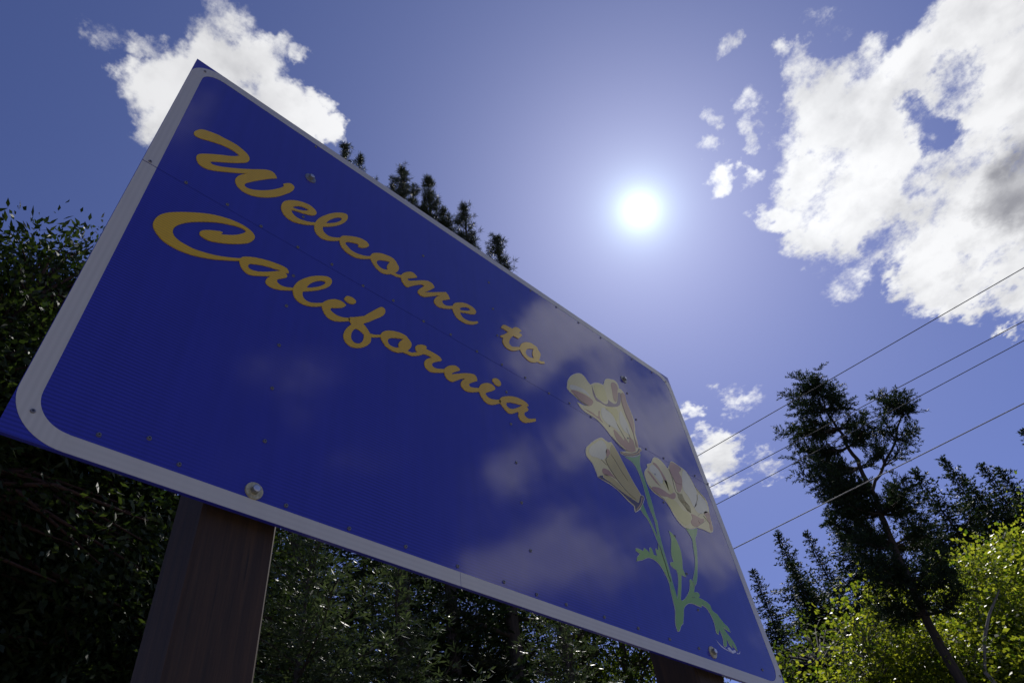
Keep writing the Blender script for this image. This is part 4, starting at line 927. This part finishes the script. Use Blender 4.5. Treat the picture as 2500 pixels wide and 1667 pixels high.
def make_trees():
    # dark evergreen broadleaves at the left and behind the near post
    def crown_pts(lst):
        return [(at(a, e, d), (r, r, r * vz)) for a, e, d, r, vz in lst]
    b = at(-9, d=8.0)
    broadleaf('evergreen_tree', 'dark broadleaved evergreen tree rising at the left edge behind the sign', b,
              [([b - [0, 0, .3], at(-9, 12, 8.0), at(-8, 30, 8.2), at(-6, 42, 8.2)], (.19, .06)), ([at(-9, 14, 8.0), at(-3, 30, 8.0), at(0, 44, 8.0)], (.11, .04)), ([at(-9, 10, 8.0), at(-16, 30, 8.4), at(-16, 44, 8.4)], (.11, .04))],
              crown_pts([(-3, 42.8, 8.2, 1.1, .9), (2.6, 45.0, 8.6, 1.0, .9), (-7.5, 38.0, 8.4, 1.1, 1.0), (-14, 36, 8.4, 1.3, 1.0), (-2, 35, 8.2, 1.6, .9), (5, 37, 8.6, 1.5, .9), (-10, 33, 8.2, 1.7, .9), (-17, 35, 8.6, 1.7, 1.0), (3, 25, 8.4, 1.5, .7), (-7, 24, 8.0, 1.6, .7), (10, 28, 8.6, 1.3, .8)]),
              1450, 78, (.128, .052), M_BAY, M_BARK_RED, 11, cl_r=.24, group='evergreen broadleaf trees behind the sign', shell=.5)
    b = at(14, d=9.5)
    broadleaf('evergreen_tree', 'very dark broadleaved evergreen tree left of the near timber post', b,
              [([b - [0, 0, .3], at(13, 10, 9.5), at(15, 26, 9.7), at(14, 38, 9.7)], (.17, .05)), ([at(13, 8, 9.5), at(21, 22, 9.7), at(22, 33, 9.8)], (.10, .04))],
              crown_pts([(8, 28, 9.4, 1.5, .9), (14, 31, 9.7, 1.8, .9), (20, 29, 9.8, 1.6, .9), (11, 21, 9.4, 1.6, .7), (18, 20, 9.6, 1.7, .7), (24, 23, 9.9, 1.4, .9), (16, 38, 9.8, 1.5, 1)]),
              860, 75, (.125, .048), M_BAY, M_BARK_RED, 12, cl_r=.28, group='evergreen broadleaf trees behind the sign', shell=.55)
    b = at(4, d=14)
    broadleaf('evergreen_tree', 'dark evergreen tree farther back between the left edge and the near post', b,
              [([b - [0, 0, .3], at(4, 14, 14), at(5, 28, 14), at(5, 36, 14)], (.2, .06))],
              crown_pts([(-4, 30, 14, 2.4, .9), (4, 30, 14.5, 2.5, .9), (13, 27, 14.5, 2.5, .9), (8, 19, 14, 2.3, .7), (-3, 19, 14, 2.4, .7), (18, 22, 14.5, 2.2, .8), (-12, 26, 14, 2.4, 1.0)]),
              560, 70, (.17, .065), M_BAY, M_BARK_DK, 13, cl_r=.5, group='evergreen broadleaf trees behind the sign', shell=.6)
    # young firs under the sign
    for k, (az, el, d, r, nb, lab, sd) in enumerate((
            (29.0, 31.5, 7.0, 1.75, 62, 'young fir with glinting needle sprays just right of the near post', 21),
            (36.5, 29.5, 8.0, 1.7, 58, 'young fir half hidden under the middle of the sign', 22),
            (50.0, 25.5, 9.5, 1.5, 52, 'greener young fir below the sign left of the far post', 23))):
        b = at(az, d=d)
        conifer('young_fir_tree', lab, b, at(az, el, d), M_FIR_S, M_BARK_DK, group='young firs below the sign',
                rmax=r, nb=nb * 2, seed=sd, crown0=.18, tw=.42, spr=.085, spw=.022, spacing=.036, up=.45, droop=.30, tip=.25, prof=.6, twigstep=.11, trunk_r=.07)
    # dark conifers behind them
    for k, (az, el, d, r, lab, sd) in enumerate((
            (25.5, 36, 13, 2.6, 'dark fir standing behind the young fir by the near post', 31),
            (33.5, 37, 14, 2.7, 'dark fir behind the middle of the sign, left one', 32),
            (41.0, 35, 13, 2.5, 'dark fir behind the middle of the sign, right one', 33),
            (46.0, 31, 15, 2.4, 'dark fir seen below the sign between its middle and the far post', 34),
            (60.0, 27, 22, 2.6, 'dark fir behind the far post of the sign', 35),
            (29.0, 33, 22, 3.6, 'dark fir deep in the wood behind the near post', 36),
            (38.0, 33, 22, 3.6, 'dark fir deep in the wood behind the middle of the sign', 37),
            (45.0, 30, 24, 3.6, 'dark fir deep in the wood below the right half of the sign', 38),
            (51.5, 25, 27, 3.2, 'dark fir deep in the wood behind the loose leafy tree', 39))):
        b = at(az, d=d)
        conifer('fir_tree', lab, b, at(az, el, d), M_FIR, M_BARK_DK, group='dark firs behind the sign',
                rmax=r, nb=120, seed=sd, crown0=.16, tw=.42, spr=.17 if d < 20 else .24, spw=.06 if d < 20 else .09, spacing=.075 if d < 20 else .11, up=.2, droop=.4, tip=.2, prof=.45, twigstep=.2 if d < 20 else .28, trunk_r=.13)
    # oak with gaps under the right part of the sign
    b = at(54.5, d=13)
    broadleaf('oak_tree', 'loose leafy tree with sky gaps beside the far post', b,
              [([b - [0, 0, .3], at(54.2, 8, 13), at(54.8, 18, 13), at(54.5, 27, 13)], (.14, .04)), ([at(54.3, 10, 13), at(51.5, 18, 13), at(51, 25, 13)], (.08, .03))],
              crown_pts([(52.5, 22, 13, 1.2, .9), (55.5, 23, 13, 1.3, .9), (54, 27, 13.2, 1.2, .8), (57, 19, 13, 1.1, .7), (51, 18, 12.8, 1.1, .7)]),
              210, 48, (.085, .055), M_OAK, M_BARK_DK, 41, cl_r=.3, group=None, shell=.6)
    # pines whose tops stand above the sign
    G = 'pines topping the sign'
    def T(u, v, d):
        q = pix(u, v); s = d / math.hypot(q[0], q[1])
        return CAM + q * s
    for lab, d, lst, sd in (
            ('pine with two short tufted tops over the upper left edge of the sign', 12.5, [((845, 352), .48, 30, 2.2), ((887, 376), .40, 24, 1.8), ((815, 395), .4, 16, 1.2), ((915, 432), .4, 16, 1.2), ((950, 455), .45, 18, 1.2)], 51),
            ('pine with the broadest bushy top above the sign edge', 12.5, [((987, 408), .55, 46, 2.6), ((963, 428), .45, 24, 1.8), ((1012, 448), .50, 30, 1.6), ((1040, 478), .5, 30, 1.6)], 52),
            ('pine with a tall narrow tufted spire above the sign edge', 12.5, [((1049, 428), .42, 32, 2.6), ((1068, 475), .45, 26, 1.8), ((1085, 500), .45, 22, 1.5), ((1090, 545), .35, 14, 1.2)], 53),
            ('pine with a slender open top right of the bushy ones', 12.5, [((1134, 494), .50, 34, 2.8), ((1096, 522), .35, 14, 1.4), ((1118, 526), .4, 18, 1.6), ((1152, 555), .42, 18, 1.4)], 54),
            ('smallest pine top, standing alone farthest right above the sign', 12.5, [((1214, 574), .48, 26, 2.2), ((1196, 600), .35, 10, 1.4), ((1232, 612), .36, 12, 1.4)], 55)):
        tips = [(T(u - 3, v + 9, d), w, n, ln) for (u, v), w, n, ln in lst]
        bx = tips[0][0]
        base = np.array([bx[0], bx[1], float(terrain(bx[0], bx[1]))])
        pine('pine_tree', lab, base, tips, M_PINE, M_BARK_DK, sd, group=G)

    # right side: the tall ragged fir
    D = 17.0
    rng = np.random.default_rng(77)
    base = at(76.9, d=D)
    TR = [(1988, 930), (2018, 1000), (2045, 1045), (2072, 1090), (2100, 1140), (2128, 1195), (2150, 1255), (2182, 1330), (2222, 1420), (2258, 1500), (2300, 1580)]
    stem_pts = [base - [0, 0, .3]] + [T(u, v, D) for u, v in reversed(TR)]
    BG = [((2005, 965), [(1943, 918), (1962, 912), (1992, 905), (2030, 938), (2046, 962), (1955, 945)]),
          ((2018, 1000), [(1925, 962), (1938, 985), (2068, 985), (1960, 1000), (2042, 975)]),
          ((2045, 1045), [(1906, 1052), (1932, 1040), (2098, 1005), (1950, 1015), (2085, 1030), (1958, 1062)]),
          ((2072, 1090), [(1930, 1085), (1955, 1100), (2120, 1035), (2110, 1065)]),
          ((2100, 1140), [(1942, 1112), (1975, 1135), (1995, 1118), (2145, 1090)]),
          ((2128, 1195), [(1950, 1160), (1982, 1185), (2010, 1165), (2040, 1180), (2060, 1150)]),
          ((2150, 1255), [(1992, 1195), (2022, 1240), (2050, 1215), (2085, 1200), (2225, 1190), (2250, 1215), (2200, 1170)]),
          ((2182, 1330), [(2020, 1262), (2052, 1300), (2085, 1270), (2110, 1300), (2265, 1255), (2290, 1300)]),
          ((2222, 1420), [(2070, 1345), (2105, 1400), (2140, 1370), (2300, 1350), (2325, 1400), (2180, 1340)]),
          ((2258, 1500), [(2125, 1450), (2165, 1500), (2345, 1430), (2230, 1420)])]
    boughs = []
    for st, ends in BG:
        for e in ends:
            for k in range(2 if st[1] < 1190 else 3):
                dd = rng.uniform(-1.3, 1.3)
                sp_ = rng.normal(0, 12, 2) if k else (0, 0)
                w = .8 if k else 1.0
                eu = st[0] + (e[0] - st[0]) * w + sp_[0]; ev = st[1] + (e[1] - st[1]) * w + sp_[1]
                boughs.append((T(*st, D), T(eu, ev, D + dd), 1.0))
    # the second leader that swings out to the right
    S2 = [(2130, 1200), (2160, 1135), (2185, 1075), (2203, 1010), (2212, 985)]
    stem2 = [T(u, v, D + .3) for u, v in S2]
    for st, ends in (((2160, 1135), [(2205, 1095), (2120, 1060)]), ((2185, 1075), [(2225, 1045), (2150, 1010), (2140, 1035), (2228, 1060)]), ((2203, 1010), [(2160, 965), (2222, 968), (2190, 960), (2135, 968), (2225, 1000), (2175, 985)])):
        for e in ends:
            for k in range(2):
                boughs.append((T(*st, D + .3), T(e[0] + rng.normal(0, 6), e[1] + rng.normal(0, 6), D + .3 + rng.uniform(-.7, .7)), .8))
    bough_fir('fir_tree', 'tall ragged fir with a broad clumped top standing against the sky at right', base,
              [(stem_pts, .105, .02), (stem2, .04, .012)], boughs, M_FIR, M_BARK_DK, 78, group='firs at the right')
    for u, v, d, r, lab, sd in (
            (2300, 1120, 48, 5.6, 'fir with a blunt top to the right of the tall ragged fir', 81),
            (2395, 1135, 50, 5.0, 'fir with a thin ragged top near the right edge', 82),
            (2500, 1050, 52, 4.2, 'slim dark spire of a fir cut by the right edge', 83),
            (2440, 1150, 46, 5.0, 'fir just left of the slim spire at the right edge', 84),
            (2230, 1150, 42, 4.8, 'fir close behind the tall ragged fir', 85),
            (1898, 1302, 52, 4.6, 'distant pointed fir, left one of the pair beyond the power lines', 86),
            (1968, 1300, 55, 4.4, 'distant pointed fir, right one of the pair beyond the power lines', 87),
            (2022, 1248, 50, 5.0, 'larger distant fir left of the tall ragged fir', 88),
            (1838, 1392, 56, 4.2, 'low distant fir next to the right edge of the sign', 89),
            (1930, 1375, 47, 4.4, 'low distant fir under the pair of pointed firs', 90),
            (2085, 1265, 47, 4.6, 'distant fir half hidden by the left side of the tall ragged fir', 91),
            (2165, 1185, 45, 4.6, 'dark fir filling the gap right behind the tall ragged fir', 92),
            (2350, 1165, 52, 5.0, 'dark fir between the blunt-topped fir and the thin ragged one', 93)):
        t = T(u, v, d)
        b = np.array([t[0], t[1], float(terrain(t[0], t[1]))])
        far = d > 30
        conifer('fir_tree', lab, b, t, M_FIR, M_BARK_DK, group='firs at the right', rmax=r, nb=170, seed=sd, crown0=.40, tw=.42,
                spr=.25, spw=.095, spacing=.09, up=.06, droop=.24, tip=.16, prof=1.05, trunk_r=.2, twigstep=.26, irr=.45, gap=.1)
    # maples
    for lab, az, d, lst, ncl, sd, per in (
            ('bright yellow-green maple low at right beside the sign corner', 71.5, 19, [(73.6, 18.5, 19, 1.2, 1.0), (71, 16, 19.2, 1.5, .9), (75.5, 16, 19, 1.5, .9), (68, 13, 19, 1.8, .9), (72, 13.5, 19, 1.9, .8), (76, 13, 19, 1.8, .8), (65.5, 11.5, 19, 1.7, .8), (70, 11, 18.5, 1.8, .8)], 560, 61, 52),
            ('yellow-green maple at the bottom edge under the tall fir', 79.0, 21, [(79, 16.5, 21, 1.6, .8), (82, 14.5, 21, 1.8, .8), (77.5, 14, 21, 1.8, .7), (80.8, 19.5, 21.5, 1.0, .8), (80, 12, 21, 1.8, .8)], 440, 62, 52),
            ('yellow-green maple at the lower right corner', 85.0, 19, [(83.8, 12.5, 19, 1.4, .9), (86.5, 14, 19, 1.7, .9), (88.5, 14, 19, 1.9, .9), (85, 12, 19, 1.8, .8), (82.5, 11.5, 19, 1.6, .8)], 440, 63, 52),
            ('tall olive-yellow maple crown between the firs at right', 84.0, 28, [(83.4, 19.5, 28, 1.4, .9), (87, 17.5, 28, 1.8, 1.0), (81.5, 18, 28, 1.8, .9), (85, 17.5, 28, 2.2, .9), (88, 19, 28, 2.2, 1.0)], 380, 64, 50)):
        b = at(az, d=d)
        c0 = at(az, 10, d); c1 = at(az, lst[0][1] - 1, d)
        tr = [([b - [0, 0, .3], b * .5 + c0 * .5, c0, c1], (.14, .03))]
        for a_, e_, d_, r_, v_ in lst[1:4]:
            tr.append(([b * .6 + c0 * .4, at(a_, e_ * .6, d_), at(a_, e_, d_)], (.07, .02)))
        s = d / 17
        broadleaf('maple_tree', lab, b, tr, crown_pts(lst), ncl, per, (.105 * s ** .6, .09 * s ** .6), M_MAPLE, M_BARK_GREY, sd, cl_r=.36 * s ** .5, group='maples at the right', shell=.55, droop=.35)
    b = at(68.5, d=24)
    broadleaf('oak_tree', 'dull green rounded tree between the maple and the distant firs', b,
              [([b - [0, 0, .3], at(68.5, 10, 24), at(68.5, 18, 24)], (.16, .05))],
              crown_pts([(67, 16, 26, 1.8, .9), (69.5, 17.5, 26, 1.9, .9), (68.5, 12, 26, 2.2, .9), (72, 14.5, 26.5, 1.8, .9), (64.5, 14, 26, 1.8, .9)]),
              330, 55, (.14, .075), M_OAK, M_BARK_DK, 42, cl_r=.5, shell=.55)
    # pale bent stem among the maples
    mb = MB()
    b = at(82.6, d=17.5); p = [b - [0, 0, .2], T(2405, 1640, 17.5), T(2403, 1560, 17.5), T(2415, 1500, 17.6), T(2440, 1440, 17.8)]
    root = empty('bare_stem', tuple(b), 'pale bent bare tree stem among the maples near the right edge', 'tree')
    mb.tube([q - b for q in map(np.asarray, p)], [.06, .04, .035, .028, .015], 8)
    mb.build('trunk', M_BARK_GREY, root, smooth=True)
make_trees()

# ------------------------------------------------------------------ overhead wires
def make_wires():
    m = plain('wire_metal', (.09, .09, .10), .8, 0, .2, nscale=3, var=.3)
    m2 = plain('cable_metal', (.30, .30, .30), .7, 0, .3, nscale=3, var=.3)
    rows = (('uppermost overhead wire crossing the sky at right', (1707.7, 1110.1), (2500, 654), 10.0, .0082, m),
            ('second overhead wire from the top at right', (1738, 1186.6), (2500, 784), 10.0, .0082, m),
            ('third overhead wire from the top at right', (1753.6, 1228.7), (2465, 850), 10.0, .0082, m),
            ('lowest and heaviest overhead cable passing before the tall fir', (1795.6, 1336.6), (2500, 984.7), 8.0, .0095, m2))
    for lab, a, b, h, r, mt in rows:
        A = CAM + pix(*a) * (h - CAM[2]) / pix(*a)[2]
        B = CAM + pix(*b) * (h - CAM[2]) / pix(*b)[2]
        d = unit(B - A)
        P = [A + d * t + np.array([0, 0, .00012 * (t - 3) ** 2]) for t in np.linspace(-45, 60, 43)]
        o = MB().tube(P, r, 6).build('overhead_wire', mt, smooth=True)
        tag(o, lab, 'wire', 'overhead wires')
make_wires()
